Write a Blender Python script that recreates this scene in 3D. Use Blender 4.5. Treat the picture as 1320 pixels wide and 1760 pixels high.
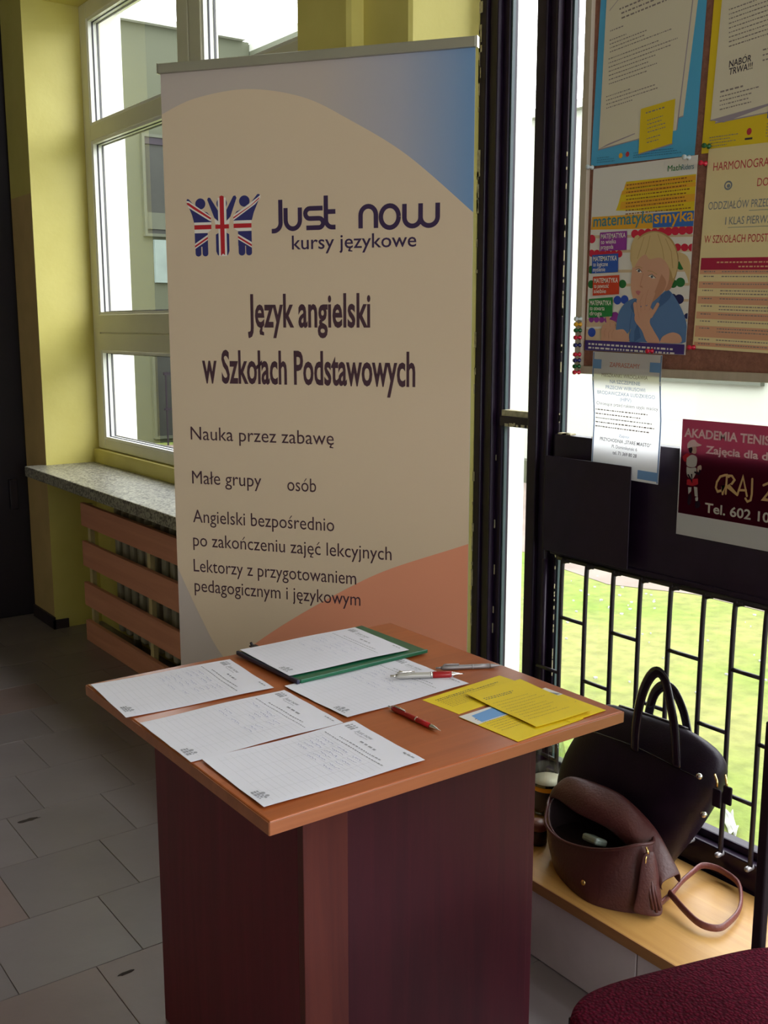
import bpy, bmesh, math, random
from math import sin, cos, pi, radians as R
from mathutils import Vector, Matrix
from mathutils.geometry import tessellate_polygon

for o in list(bpy.data.objects):
    bpy.data.objects.remove(o)
SC = bpy.context.scene
COL = SC.collection
rnd = random.Random(7)

# ------------------------------------------------------------------ camera, sky, exposure
cam = bpy.data.cameras.new('camera')
cam.sensor_fit = 'VERTICAL'; cam.sensor_height = 36; cam.lens = 36 * 1806 / 1760
cam.clip_start = 0.02
co = bpy.data.objects.new('camera', cam); COL.objects.link(co)
co.location = (0, 0, 1.45); co.rotation_euler = (R(90 - 10.06), 0, R(-36))
SC.camera = co

W = bpy.data.worlds.new('sky'); SC.world = W; W.use_nodes = True
bg = W.node_tree.nodes['Background']
bg.inputs['Color'].default_value = (0.94, 0.965, 1.0, 1)
bg.inputs['Strength'].default_value = 6.0
SC.view_settings.view_transform = 'Standard'
SC.view_settings.look = 'None'
SC.view_settings.gamma = 1
SC.view_settings.use_curve_mapping = False
SC.view_settings.exposure = 0.55
SC.cycles.use_denoising = True
SC.cycles.max_bounces = 10
SC.cycles.diffuse_bounces = 6
SC.cycles.transparent_max_bounces = 16
SC.cycles.caustics_reflective = False
SC.cycles.caustics_refractive = False

def portal(loc, rot, sx, sy):            # sky light is sampled through the window openings
    l = bpy.data.lights.new('daylight_portal', 'AREA'); l.shape = 'RECTANGLE'
    l.size = sx; l.size_y = sy; l.cycles.is_portal = True
    o = bpy.data.objects.new('daylight_portal', l); COL.objects.link(o)
    o.location = loc; o.rotation_euler = rot
portal((2.2, -1.1, 1.65), (0, R(90), 0), 3.0, 6.8)
portal((.83, -4.2, 1.8), (R(90), 0, 0), 2.46, 2.2)
portal((2.2, 3.84, 1.85), (0, R(90), 0), 2.0, 2.15)

# ------------------------------------------------------------------ materials
MATS = {}
def mat(name, col, rough=.6, metal=0., var=0., vscale=8., bump=0., bscale=60., stretch=None, col2=None, spec=.5, obj_rand=0., coat=0.):
    if name in MATS: return MATS[name]
    m = bpy.data.materials.new(name); m.use_nodes = True
    nt = m.node_tree; b = nt.nodes['Principled BSDF']
    b.inputs['Base Color'].default_value = (*col, 1)
    b.inputs['Roughness'].default_value = rough
    b.inputs['Metallic'].default_value = metal
    b.inputs['Specular IOR Level'].default_value = spec
    b.inputs['Coat Weight'].default_value = coat
    if var or bump:
        tc = nt.nodes.new('ShaderNodeTexCoord'); mp = nt.nodes.new('ShaderNodeMapping')
        nt.links.new(tc.outputs['Object'], mp.inputs['Vector'])
        if stretch: mp.inputs['Scale'].default_value = stretch
    if var:
        n = nt.nodes.new('ShaderNodeTexNoise'); n.inputs['Scale'].default_value = vscale; n.inputs['Detail'].default_value = 6
        nt.links.new(mp.outputs[0], n.inputs['Vector'])
        mx = nt.nodes.new('ShaderNodeMix'); mx.data_type = 'RGBA'
        c2 = col2 or tuple(max(0, c * (1 - var)) for c in col)
        mx.inputs[6].default_value = (*col, 1); mx.inputs[7].default_value = (*c2, 1)
        rp = nt.nodes.new('ShaderNodeMapRange'); rp.inputs[1].default_value = .35; rp.inputs[2].default_value = .68
        nt.links.new(n.outputs['Fac'], rp.inputs[0]); nt.links.new(rp.outputs[0], mx.inputs[0])
        last = mx.outputs[2]
        if obj_rand:
            oi = nt.nodes.new('ShaderNodeObjectInfo'); hv = nt.nodes.new('ShaderNodeHueSaturation')
            mr = nt.nodes.new('ShaderNodeMapRange'); mr.inputs[3].default_value = 1 - obj_rand; mr.inputs[4].default_value = 1 + obj_rand
            nt.links.new(oi.outputs['Random'], mr.inputs[0]); nt.links.new(mr.outputs[0], hv.inputs['Value'])
            nt.links.new(last, hv.inputs['Color']); last = hv.outputs[0]
        nt.links.new(last, b.inputs['Base Color'])
    if bump:
        n2 = nt.nodes.new('ShaderNodeTexNoise'); n2.inputs['Scale'].default_value = bscale; n2.inputs['Detail'].default_value = 4
        nt.links.new(mp.outputs[0], n2.inputs['Vector'])
        bp = nt.nodes.new('ShaderNodeBump'); bp.inputs['Strength'].default_value = bump; bp.inputs['Distance'].default_value = .01
        nt.links.new(n2.outputs['Fac'], bp.inputs['Height']); nt.links.new(bp.outputs[0], b.inputs['Normal'])
    MATS[name] = m
    return m

def srgb(r, g, b):
    f = lambda c: (c / 255 / 12.92) if c <= 10 else ((c / 255 + .055) / 1.055) ** 2.4
    return (f(r), f(g), f(b))

def glass_mat(name, tint=(1, 1, 1), base=.05):
    m = bpy.data.materials.new(name); m.use_nodes = True; nt = m.node_tree
    nt.nodes.remove(nt.nodes['Principled BSDF']); out = nt.nodes['Material Output']
    t = nt.nodes.new('ShaderNodeBsdfTransparent'); t.inputs[0].default_value = (*tint, 1)
    g = nt.nodes.new('ShaderNodeBsdfGlossy'); g.inputs['Roughness'].default_value = .01
    lw = nt.nodes.new('ShaderNodeLayerWeight'); lw.inputs['Blend'].default_value = .5
    pw = nt.nodes.new('ShaderNodeMath'); pw.operation = 'POWER'; pw.inputs[1].default_value = 4.5
    nt.links.new(lw.outputs['Facing'], pw.inputs[0])
    ma = nt.nodes.new('ShaderNodeMath'); ma.operation = 'MULTIPLY_ADD'; ma.inputs[1].default_value = .9; ma.inputs[2].default_value = base
    nt.links.new(pw.outputs[0], ma.inputs[0])
    mx = nt.nodes.new('ShaderNodeMixShader')
    nt.links.new(ma.outputs[0], mx.inputs[0]); nt.links.new(t.outputs[0], mx.inputs[1]); nt.links.new(g.outputs[0], mx.inputs[2])
    nt.links.new(mx.outputs[0], out.inputs[0]); return m

def wood_mat(name, c1, c2, rough, scale, axis, coat=0., bump=.02, spec=.5):
    m = bpy.data.materials.new(name); m.use_nodes = True; nt = m.node_tree; b = nt.nodes['Principled BSDF']
    tc = nt.nodes.new('ShaderNodeTexCoord'); mp = nt.nodes.new('ShaderNodeMapping')
    s = [scale] * 3; s[axis] = scale * .06; mp.inputs['Scale'].default_value = s
    nt.links.new(tc.outputs['Object'], mp.inputs[0])
    n = nt.nodes.new('ShaderNodeTexNoise'); n.inputs['Scale'].default_value = 1; n.inputs['Detail'].default_value = 9; n.inputs['Roughness'].default_value = .65
    n.inputs['Distortion'].default_value = .6
    nt.links.new(mp.outputs[0], n.inputs['Vector'])
    cr = nt.nodes.new('ShaderNodeValToRGB'); e = cr.color_ramp.elements
    e[0].position = .33; e[0].color = (*c2, 1); e[1].position = .66; e[1].color = (*c1, 1)
    nt.links.new(n.outputs['Fac'], cr.inputs[0]); nt.links.new(cr.outputs[0], b.inputs['Base Color'])
    b.inputs['Roughness'].default_value = rough; b.inputs['Specular IOR Level'].default_value = spec; b.inputs['Coat Weight'].default_value = coat; b.inputs['Coat Roughness'].default_value = .25
    bp = nt.nodes.new('ShaderNodeBump'); bp.inputs['Strength'].default_value = bump; bp.inputs['Distance'].default_value = .004
    nt.links.new(n.outputs['Fac'], bp.inputs['Height']); nt.links.new(bp.outputs[0], b.inputs['Normal'])
    return m

def print_mat(name, col, rough=.55):
    return mat('print_' + name, col, rough, spec=.3)

def banner_gradient():
    m = bpy.data.materials.new('banner_grey_to_blue'); m.use_nodes = True; nt = m.node_tree; b = nt.nodes['Principled BSDF']
    tc = nt.nodes.new('ShaderNodeTexCoord'); sx = nt.nodes.new('ShaderNodeSeparateXYZ'); nt.links.new(tc.outputs['Object'], sx.inputs[0])
    cr = nt.nodes.new('ShaderNodeValToRGB'); e = cr.color_ramp.elements
    e[0].position = .45; e[0].color = (.54, .46, .42, 1); e[1].position = .84; e[1].color = (.18, .32, .56, 1)
    k = e.new(.66); k.color = (.42, .42, .50, 1)
    nt.links.new(sx.outputs['X'], cr.inputs[0]); nt.links.new(cr.outputs[0], b.inputs['Base Color'])
    b.inputs['Roughness'].default_value = .5
    return m

def yellow_wall_mat():
    # oil-paint dado a little browner than the limewash above it
    m = bpy.data.materials.new('yellow_wall_paint'); m.use_nodes = True; nt = m.node_tree; b = nt.nodes['Principled BSDF']
    tc = nt.nodes.new('ShaderNodeTexCoord'); n = nt.nodes.new('ShaderNodeTexNoise'); n.inputs['Scale'].default_value = 5; n.inputs['Detail'].default_value = 6
    nt.links.new(tc.outputs['Object'], n.inputs['Vector'])
    cr = nt.nodes.new('ShaderNodeValToRGB'); e = cr.color_ramp.elements
    e[0].position = .3; e[0].color = (.60, .52, .135, 1); e[1].position = .7; e[1].color = (.66, .58, .17, 1)
    nt.links.new(n.outputs['Fac'], cr.inputs[0]); nt.links.new(cr.outputs[0], b.inputs['Base Color'])
    n2 = nt.nodes.new('ShaderNodeTexNoise'); n2.inputs['Scale'].default_value = 45; n2.inputs['Detail'].default_value = 5
    nt.links.new(tc.outputs['Object'], n2.inputs['Vector'])
    bp = nt.nodes.new('ShaderNodeBump'); bp.inputs['Strength'].default_value = .15; bp.inputs['Distance'].default_value = .004
    nt.links.new(n2.outputs['Fac'], bp.inputs['Height']); nt.links.new(bp.outputs[0], b.inputs['Normal'])
    b.inputs['Roughness'].default_value = .5
    return m

def black_paint_mat():
    m = bpy.data.materials.new('black_gloss_paint'); m.use_nodes = True; nt = m.node_tree; b = nt.nodes['Principled BSDF']
    tc = nt.nodes.new('ShaderNodeTexCoord'); n = nt.nodes.new('ShaderNodeTexNoise'); n.inputs['Scale'].default_value = 30; n.inputs['Detail'].default_value = 5
    nt.links.new(tc.outputs['Object'], n.inputs['Vector'])
    cr = nt.nodes.new('ShaderNodeValToRGB'); e = cr.color_ramp.elements
    e[0].position = .3; e[0].color = (.010, .003, .014, 1); e[1].position = .75; e[1].color = (.017, .007, .022, 1)
    nt.links.new(n.outputs['Fac'], cr.inputs[0]); nt.links.new(cr.outputs[0], b.inputs['Base Color'])
    b.inputs['Roughness'].default_value = .38; b.inputs['Specular IOR Level'].default_value = .32
    bp = nt.nodes.new('ShaderNodeBump'); bp.inputs['Strength'].default_value = .12; bp.inputs['Distance'].default_value = .003
    nt.links.new(n.outputs['Fac'], bp.inputs['Height']); nt.links.new(bp.outputs[0], b.inputs['Normal'])
    return m

def lawn_mat():
    m = bpy.data.materials.new('lawn_grass'); m.use_nodes = True; nt = m.node_tree; b = nt.nodes['Principled BSDF']
    tc = nt.nodes.new('ShaderNodeTexCoord')
    def noise(s, d=6):
        n = nt.nodes.new('ShaderNodeTexNoise'); n.inputs['Scale'].default_value = s; n.inputs['Detail'].default_value = d
        nt.links.new(tc.outputs['Object'], n.inputs['Vector']); return n
    a = noise(.9); c = noise(14)
    cr = nt.nodes.new('ShaderNodeValToRGB'); e = cr.color_ramp.elements
    e[0].position = .36; e[0].color = (.108, .178, .012, 1); e[1].position = .62; e[1].color = (.178, .184, .050, 1)
    nt.links.new(a.outputs['Fac'], cr.inputs[0])
    cr2 = nt.nodes.new('ShaderNodeValToRGB'); e = cr2.color_ramp.elements
    e[0].position = .3; e[0].color = (.72, .72, .66, 1); e[1].position = .7; e[1].color = (1.15, 1.12, 1.1, 1)
    nt.links.new(c.outputs['Fac'], cr2.inputs[0])
    mx = nt.nodes.new('ShaderNodeMix'); mx.data_type = 'RGBA'; mx.blend_type = 'MULTIPLY'; mx.inputs[0].default_value = 1
    nt.links.new(cr.outputs[0], mx.inputs[6]); nt.links.new(cr2.outputs[0], mx.inputs[7]); nt.links.new(mx.outputs[2], b.inputs['Base Color'])
    b.inputs['Roughness'].default_value = .9
    bp = nt.nodes.new('ShaderNodeBump'); bp.inputs['Strength'].default_value = .5; bp.inputs['Distance'].default_value = .03
    nt.links.new(c.outputs['Fac'], bp.inputs['Height']); nt.links.new(bp.outputs[0], b.inputs['Normal'])
    return m

def granite_mat():
    m = bpy.data.materials.new('speckled_terrazzo'); m.use_nodes = True; nt = m.node_tree; b = nt.nodes['Principled BSDF']
    tc = nt.nodes.new('ShaderNodeTexCoord'); v = nt.nodes.new('ShaderNodeTexVoronoi'); v.inputs['Scale'].default_value = 130
    nt.links.new(tc.outputs['Object'], v.inputs['Vector'])
    cr = nt.nodes.new('ShaderNodeValToRGB'); e = cr.color_ramp.elements
    e[0].position = .2; e[0].color = (.10, .09, .075, 1); e[1].position = .75; e[1].color = (.40, .385, .31, 1)
    sep = nt.nodes.new('ShaderNodeSeparateColor'); nt.links.new(v.outputs['Color'], sep.inputs[0])
    nt.links.new(sep.outputs[0], cr.inputs[0]); nt.links.new(cr.outputs[0], b.inputs['Base Color'])
    b.inputs['Roughness'].default_value = .35
    return m

def fabric_mat(name, c1, c2, scale):
    m = bpy.data.materials.new(name); m.use_nodes = True; nt = m.node_tree; b = nt.nodes['Principled BSDF']
    tc = nt.nodes.new('ShaderNodeTexCoord'); v = nt.nodes.new('ShaderNodeTexVoronoi'); v.inputs['Scale'].default_value = scale
    mp = nt.nodes.new('ShaderNodeMapping'); mp.inputs['Scale'].default_value = (1, .75, 1)
    nt.links.new(tc.outputs['Object'], mp.inputs[0]); nt.links.new(mp.outputs[0], v.inputs['Vector'])
    cr = nt.nodes.new('ShaderNodeValToRGB'); e = cr.color_ramp.elements
    e[0].position = .1; e[0].color = (*c1, 1); e[1].position = .6; e[1].color = (*c2, 1)
    nt.links.new(v.outputs['Distance'], cr.inputs[0]); nt.links.new(cr.outputs[0], b.inputs['Base Color'])
    b.inputs['Roughness'].default_value = .9; b.inputs['Specular IOR Level'].default_value = .1
    b.inputs['Sheen Weight'].default_value = .08; b.inputs['Sheen Tint'].default_value = (.8, .2, .35, 1)
    bp = nt.nodes.new('ShaderNodeBump'); bp.invert = True; bp.inputs['Strength'].default_value = .7; bp.inputs['Distance'].default_value = .004
    nt.links.new(v.outputs['Distance'], bp.inputs['Height']); nt.links.new(bp.outputs[0], b.inputs['Normal'])
    return m

M = dict(
    yellow=yellow_wall_mat(), black=black_paint_mat(), lawn=lawn_mat(), granite=granite_mat(),
    dado=mat('brown_dado_paint', (.60, .42, .18), .5, var=.12),
    white_ext=mat('white_render', (.82, .82, .79), .8, var=.06, bump=.2),
    ceiling=mat('ceiling_white', (.72, .70, .62), .8, var=.06),
    skirting=mat('dark_skirting', (.035, .022, .03), .5, var=.3),
    dark_door=mat('dark_brown_door_paint', (.008, .0025, .009), .6, var=.3),
    upvc=mat('white_window_plastic', (.74, .72, .60), .35, var=.04),
    gasket=mat('black_rubber_gasket', (.02, .018, .03), .5, var=.2),
    bead=mat('white_glazing_bead', (.80, .80, .78), .3, var=.03),
    glass=glass_mat('clear_window_glass', (.97, .985, .97)),
    glass_t=glass_mat('teal_edge_glass', (.9, .97, .95), .08),
    chip=mat('bare_plaster_chip', (.55, .48, .30), .9, var=.4, vscale=80),
    tile=mat('stone_floor_tile', (.215, .183, .190), .36, var=.30, vscale=4.5, bump=.05, bscale=25, obj_rand=.07, col2=(.185, .156, .164)),
    tile_pink=mat('pinkish_stone_floor_tile', (.225, .165, .160), .36, var=.3, vscale=4.5, bump=.06, bscale=25, obj_rand=.06, col2=(.19, .14, .135)),
    grout=mat('dark_grout', (.165, .14, .145), .9, var=.3),
    stain=mat('dark_floor_stain', (.03, .018, .014), .8, var=.3),
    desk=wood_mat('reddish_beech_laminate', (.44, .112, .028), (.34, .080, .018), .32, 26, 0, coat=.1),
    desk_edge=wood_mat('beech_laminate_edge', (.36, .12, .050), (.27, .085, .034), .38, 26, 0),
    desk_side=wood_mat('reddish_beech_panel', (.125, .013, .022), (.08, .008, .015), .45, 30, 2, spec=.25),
    desk_front=wood_mat('shaded_beech_panel', (.052, .007, .013), (.032, .004, .009), .45, 30, 2, spec=.25),  # darker copy of the panel beech, shade on the front put into colour
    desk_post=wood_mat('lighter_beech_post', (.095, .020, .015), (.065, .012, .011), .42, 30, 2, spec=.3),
    bench=wood_mat('golden_ash_board', (.60, .335, .10), (.48, .245, .066), .42, 22, 1, coat=.05),
    bench_edge=wood_mat('golden_ash_board_edge', (.42, .20, .07), (.30, .13, .05), .5, 22, 1),
    slat=wood_mat('pinkish_wood_slat', (.74, .33, .21), (.62, .26, .165), .5, 18, 1),
    radiator=mat('grey_cast_iron_paint', (.36, .33, .25), .45, var=.15),
    alu=mat('satin_aluminium', (.46, .44, .36), .42, metal=.7, var=.05),
    chrome=mat('polished_metal', (.75, .73, .70), .18, metal=1., var=.02),
    gold=mat('gold_metal', (.80, .56, .22), .25, metal=1., var=.05),
    paper=mat('white_paper', (.82, .81, .90), .75, var=.03, spec=.2),
    folder=mat('green_plastic_folder', (.010, .12, .055), .3, var=.15),
    folder_edge=mat('navy_folder_edge', (.02, .02, .06), .35, var=.1),
    ink=mat('blue_ballpoint_ink', (.32, .34, .55), .6, var=.1),
    pale_ink=mat('pale_grey_ruling', (.60, .61, .66), .7, var=.05),
    grey_ink=mat('grey_toner', (.40, .40, .45), .7, var=.1),
    yellow_paper=mat('yellow_paper', (.86, .63, .01), .55, var=.06, spec=.3),
    red_plastic=mat('red_pen_plastic', (.36, .008, .012), .28, var=.08),
    grey_plastic=mat('grey_pen_plastic', (.32, .30, .31), .35, metal=.4, var=.06),
    silver=mat('silver_pen_plastic', (.62, .60, .58), .28, metal=.6, var=.04),
    cork=mat('brown_cork', (.30, .125, .085), .9, var=.25, vscale=90, bump=.3, bscale=150),
    board_frame=wood_mat('pale_grey_wood_frame', (.50, .42, .33), (.42, .35, .27), .5, 30, 2),
    tote=mat('black_grained_leather', (.011, .004, .013), .46, var=.3, vscale=20, bump=.10, bscale=260, spec=.28),
    tote_gloss=mat('black_patent_leather', (.012, .008, .014), .12, var=.2, coat=.4),
    brown_bag=mat('brown_faux_leather', (.085, .022, .021), .45, var=.35, vscale=9, bump=.14, bscale=170, col2=(.060, .016, .016)),
    bag_lining=mat('dark_bag_lining', (.030, .010, .013), .8, var=.3),
    strap=mat('mauve_brown_strap', (.20, .060, .055), .40, var=.2, vscale=20, bump=.2, bscale=200),
    pet=glass_mat('clear_bottle_plastic', (.86, .90, .82), .10),
    cola=mat('dark_cola', (.020, .006, .006), .1, var=.2),
    foam=mat('pale_drink_surface', (.40, .33, .27), .5, var=.15),
    label_dark=mat('dark_blue_bottle_label', (.012, .010, .03), .35, var=.2),
    label_yellow=mat('yellow_bottle_band', (.80, .36, .01), .35, var=.1),
    step=mat('lit_floor_stone', (.62, .54, .565), .35, var=.2, vscale=5, bump=.05),  # pale, so the added riser carries the floor's light in its colour
    chair=fabric_mat('crimson_woven_upholstery', (.145, .003, .022), (.060, .0015, .011), 210),
    chair_back=mat('russet_upholstery', (.13, .030, .016), .9, var=.3, vscale=60, bump=.3, bscale=220),
    black_metal=mat('black_powder_coat', (.012, .006, .012), .4, var=.2),
    facade=mat('pale_green_render', (.052, .057, .033), .85, var=.08, vscale=.6),
    facade_white=mat('white_painted_render', (.30, .31, .265), .85, var=.05, vscale=.5),
    facade_win=mat('dark_far_window', (.016, .017, .012), .6, var=.2),
    facade_frame=mat('far_window_frame', (.05, .055, .035), .6, var=.1),
    earth=mat('bare_earth', (.20, .155, .13), .95, var=.25, vscale=3, bump=.4, bscale=12),
    petal=mat('white_litter', (.42, .42, .38), .8, var=.1),
)

# ------------------------------------------------------------------ mesh builders
WL = {}                                     # world location of every empty / root, for children given in world coordinates
class MB:
    def __init__(self): self.v = []; self.f = []; self.m = []; self.s = []
    def add(self, vs, fs, mi=0, smooth=False):
        n = len(self.v); self.v += [tuple(p) for p in vs]
        for f in fs: self.f.append([n + i for i in f]); self.m.append(mi); self.s.append(smooth)
        return self
    def box(self, x0, x1, y0, y1, z0, z1, mi=0):
        vs = [(x, y, z) for z in (z0, z1) for y in (y0, y1) for x in (x0, x1)]
        return self.add(vs, [(0, 2, 3, 1), (4, 5, 7, 6), (0, 1, 5, 4), (2, 6, 7, 3), (0, 4, 6, 2), (1, 3, 7, 5)], mi)
    def prism(self, poly, z0, z1, mi=0):
        n = len(poly); vs = [(x, y, z0) for x, y in poly] + [(x, y, z1) for x, y in poly]
        fs = [tuple(range(n - 1, -1, -1)), tuple(range(n, 2 * n))] + [(i, (i + 1) % n, n + (i + 1) % n, n + i) for i in range(n)]
        return self.add(vs, fs, mi)
    def tube(self, path, r, n=8, closed=False, mi=0, flat=1., up=(0, 0, 1), smooth=True):
        P = [Vector(p) for p in path]; k = len(P); vs = []; fs = []
        rr = r if isinstance(r, (list, tuple)) else [r] * k
        prev = None
        for i in range(k):
            a = P[(i - 1) % k] if (closed or i > 0) else P[i]; b = P[(i + 1) % k] if (closed or i < k - 1) else P[i]
            t = (b - a).normalized()
            ref = Vector(up) if prev is None else prev
            s = t.cross(ref)
            if s.length < 1e-4: s = t.cross(Vector((1, 0, .3)))
            s.normalize(); u = s.cross(t).normalized(); prev = u
            for j in range(n):
                A = 2 * pi * j / n
                vs.append(P[i] + s * cos(A) * rr[i] + u * sin(A) * rr[i] * flat)
        for i in range(k if closed else k - 1):
            for j in range(n):
                a = i * n + j; b = i * n + (j + 1) % n; c = ((i + 1) % k) * n + (j + 1) % n; d = ((i + 1) % k) * n + j
                fs.append((a, b, c, d))
        self.add(vs, fs, mi, smooth)
        if not closed:
            q = len(self.v) - len(vs)
            self.f.append([q + j for j in range(n - 1, -1, -1)]); self.m.append(mi); self.s.append(False)
            self.f.append([q + (k - 1) * n + j for j in range(n)]); self.m.append(mi); self.s.append(False)
        return self
    def lathe(self, prof, c=(0, 0, 0), n=24, mi=0, axis=None, smooth=True, cap=True):
        vs = []; fs = []; k = len(prof)
        if axis is None: rot = Matrix.Identity(3)
        else: rot = Vector((0, 0, 1)).rotation_difference(Vector(axis).normalized()).to_matrix()
        C = Vector(c)
        for r, z in prof:
            for j in range(n):
                A = 2 * pi * j / n; vs.append(C + rot @ Vector((r * cos(A), r * sin(A), z)))
        for i in range(k - 1):
            for j in range(n): fs.append((i * n + j, i * n + (j + 1) % n, (i + 1) * n + (j + 1) % n, (i + 1) * n + j))
        if cap: fs += [tuple(range(n - 1, -1, -1)), tuple((k - 1) * n + j for j in range(n))]
        return self.add(vs, fs, mi, smooth)
    def grid(self, rows, mi=0, smooth=True, closed=False):
        nr = len(rows); nc = len(rows[0]); vs = [p for r in rows for p in r]; fs = []
        for i in range(nr - 1):
            for j in range(nc if closed else nc - 1):
                fs.append((i * nc + j, i * nc + (j + 1) % nc, (i + 1) * nc + (j + 1) % nc, (i + 1) * nc + j))
        return self.add(vs, fs, mi, smooth)
    def build(self, name, mats, parent=None, bevel=0., local=False, seg=2, solid=0., sub=0, props=None):
        if not isinstance(mats, (list, tuple)): mats = [mats]
        off = Vector(WL.get(parent.name, (0, 0, 0))) if (parent and not local) else Vector((0, 0, 0))
        me = bpy.data.meshes.new(name)
        me.from_pydata([tuple(Vector(p) - off) for p in self.v], [], self.f)
        for i, p in enumerate(me.polygons): p.material_index = self.m[i]; p.use_smooth = self.s[i]
        for m in mats: me.materials.append(m)
        bm = bmesh.new(); bm.from_mesh(me)
        bmesh.ops.recalc_face_normals(bm, faces=bm.faces)
        if bevel:
            es = [e for e in bm.edges if len(e.link_faces) == 2 and e.calc_face_angle(0) > .5]
            bmesh.ops.bevel(bm, geom=es, offset=bevel, segments=seg, profile=.5, affect='EDGES', clamp_overlap=True)
        bm.to_mesh(me); bm.free(); me.update()
        o = bpy.data.objects.new(name, me); COL.objects.link(o)
        if parent:
            o.parent = parent
            if not local: WL[o.name] = tuple(off)
        if solid:
            md = o.modifiers.new('thickness', 'SOLIDIFY'); md.thickness = solid; md.offset = 0
        if sub:
            md = o.modifiers.new('smooth', 'SUBSURF'); md.levels = sub; md.render_levels = sub
        for k, v in (props or {}).items(): o[k] = v
        return o

def tag(o, label, cat, group=None):
    o['label'] = label; o['category'] = cat
    if group: o['group'] = group
    return o
def thing(name, label, cat, loc=(0, 0, 0), rz=0., group=None):
    o = bpy.data.objects.new(name, None); COL.objects.link(o); o.empty_display_size = .05
    o.location = loc; o.rotation_euler = (0, 0, rz); WL[o.name] = tuple(loc)
    return tag(o, label, cat, group)
def struct(name, mb, mats, **k):
    o = mb.build(name, mats, None, **k); o['kind'] = 'structure'; return o
def struct_empty(name):
    o = bpy.data.objects.new(name, None); COL.objects.link(o); o['kind'] = 'structure'; WL[o.name] = (0, 0, 0); return o
def dup(o, loc, parent=None):
    c = o.copy(); COL.objects.link(c); c.location = loc
    if parent: c.parent = parent
    return c
def B(*a): return MB().box(*a)
def smooth_path(pts, n=6):
    P = [Vector(p) for p in pts]; out = []
    for i in range(len(P) - 1):
        p0 = P[max(i - 1, 0)]; p1 = P[i]; p2 = P[i + 1]; p3 = P[min(i + 2, len(P) - 1)]
        for k in range(n):
            t = k / n
            out.append(.5 * ((2 * p1) + (p2 - p0) * t + (2 * p0 - 5 * p1 + 4 * p2 - p3) * t * t + (3 * p1 - p0 - 3 * p2 + p3) * t ** 3))
    out.append(P[-1]); return out

# ------------------------------------------------------------------ flat print: text, strokes, polygons
TXT = {}
def text_geo(s, bold=0., shear=0.):
    k = (s, bold, shear)
    if k not in TXT:
        cu = bpy.data.curves.new('lettering_source', 'FONT'); cu.body = s; cu.offset = bold; cu.shear = shear
        cu.resolution_u = 3; cu.fill_mode = 'FRONT'
        o = bpy.data.objects.new('lettering_source', cu); COL.objects.link(o)
        me = bpy.data.meshes.new_from_object(o)
        vs = [(v.co.x, v.co.y) for v in me.vertices]; fs = [tuple(p.vertices) for p in me.polygons]
        bpy.data.meshes.remove(me); bpy.data.objects.remove(o); bpy.data.curves.remove(cu)
        TXT[k] = (vs, fs)
    return TXT[k]
def _ext(t, k, f): return f(v[k] for v in text_geo(t)[0])
CAPH = _ext('H', 1, max); XH = _ext('x', 1, max)
DIA = {'ę': 'e', 'ą': 'a', 'ś': 's', 'ć': 'c', 'ń': 'n', 'ł': 'l', 'ż': 'z', 'ź': 'z', 'ó': 'o', 'Ś': 'S', 'Ć': 'C', 'Ó': 'O', 'Ł': 'L', 'Ą': 'A', 'Ę': 'E'}
def polish_geo(s, bold=0., shear=0.):
    """lettering with the accents drawn to match the face"""
    plain = ''.join(DIA.get(c, c) for c in s)
    vs, fs = text_geo(plain, bold, shear); vs = list(vs); fs = list(fs)
    t = .055 + 1.5 * bold
    for i, c in enumerate(s):
        if c not in DIA: continue
        b = DIA[c]; x1 = max(v[0] for v in text_geo(plain[:i + 1], bold, 0.)[0]); g = text_geo(b, bold, 0.)[0]
        w = max(v[0] for v in g) - min(v[0] for v in g); x0 = x1 - w; top = max(v[1] for v in g); xm = (x0 + x1) / 2
        if c in 'ęąĘĄ': q = [(x1 - .16, .02), (x1 - .16 + t * .8, .02), (x1 - .20 + t, -.10), (x1 - .03, -.125), (x1 - .03, -.125 - t * .8), (x1 - .23, -.13 - t * .5), (x1 - .25, -.10)]
        elif c in 'łŁ':
            if c == 'ł': q = [(x0 - .09, top * .40), (x1 + .09, top * .58), (x1 + .09, top * .58 + t), (x0 - .09, top * .40 + t)]
            else: q = [(x0 - .09, top * .36), (x0 + .26, top * .56), (x0 + .26, top * .56 + t), (x0 - .09, top * .36 + t)]
        elif c == 'ż': q = [(xm - t * .6, top + .07), (xm + t * .6, top + .07), (xm + t * .6, top + .07 + t * 1.2), (xm - t * .6, top + .07 + t * 1.2)]
        else: q = [(xm - .07, top + .05), (xm - .07 + t, top + .05), (xm + .10 + t * .6, top + .22), (xm + .10 - t * .6, top + .22)]
        n = len(vs); vs += [(x + shear * y, y) for x, y in q]
        fs += [tuple(n + k for k in tr) for tr in tessellate_polygon([[Vector((x, y, 0)) for x, y in q]])]
    return vs, fs

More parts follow.
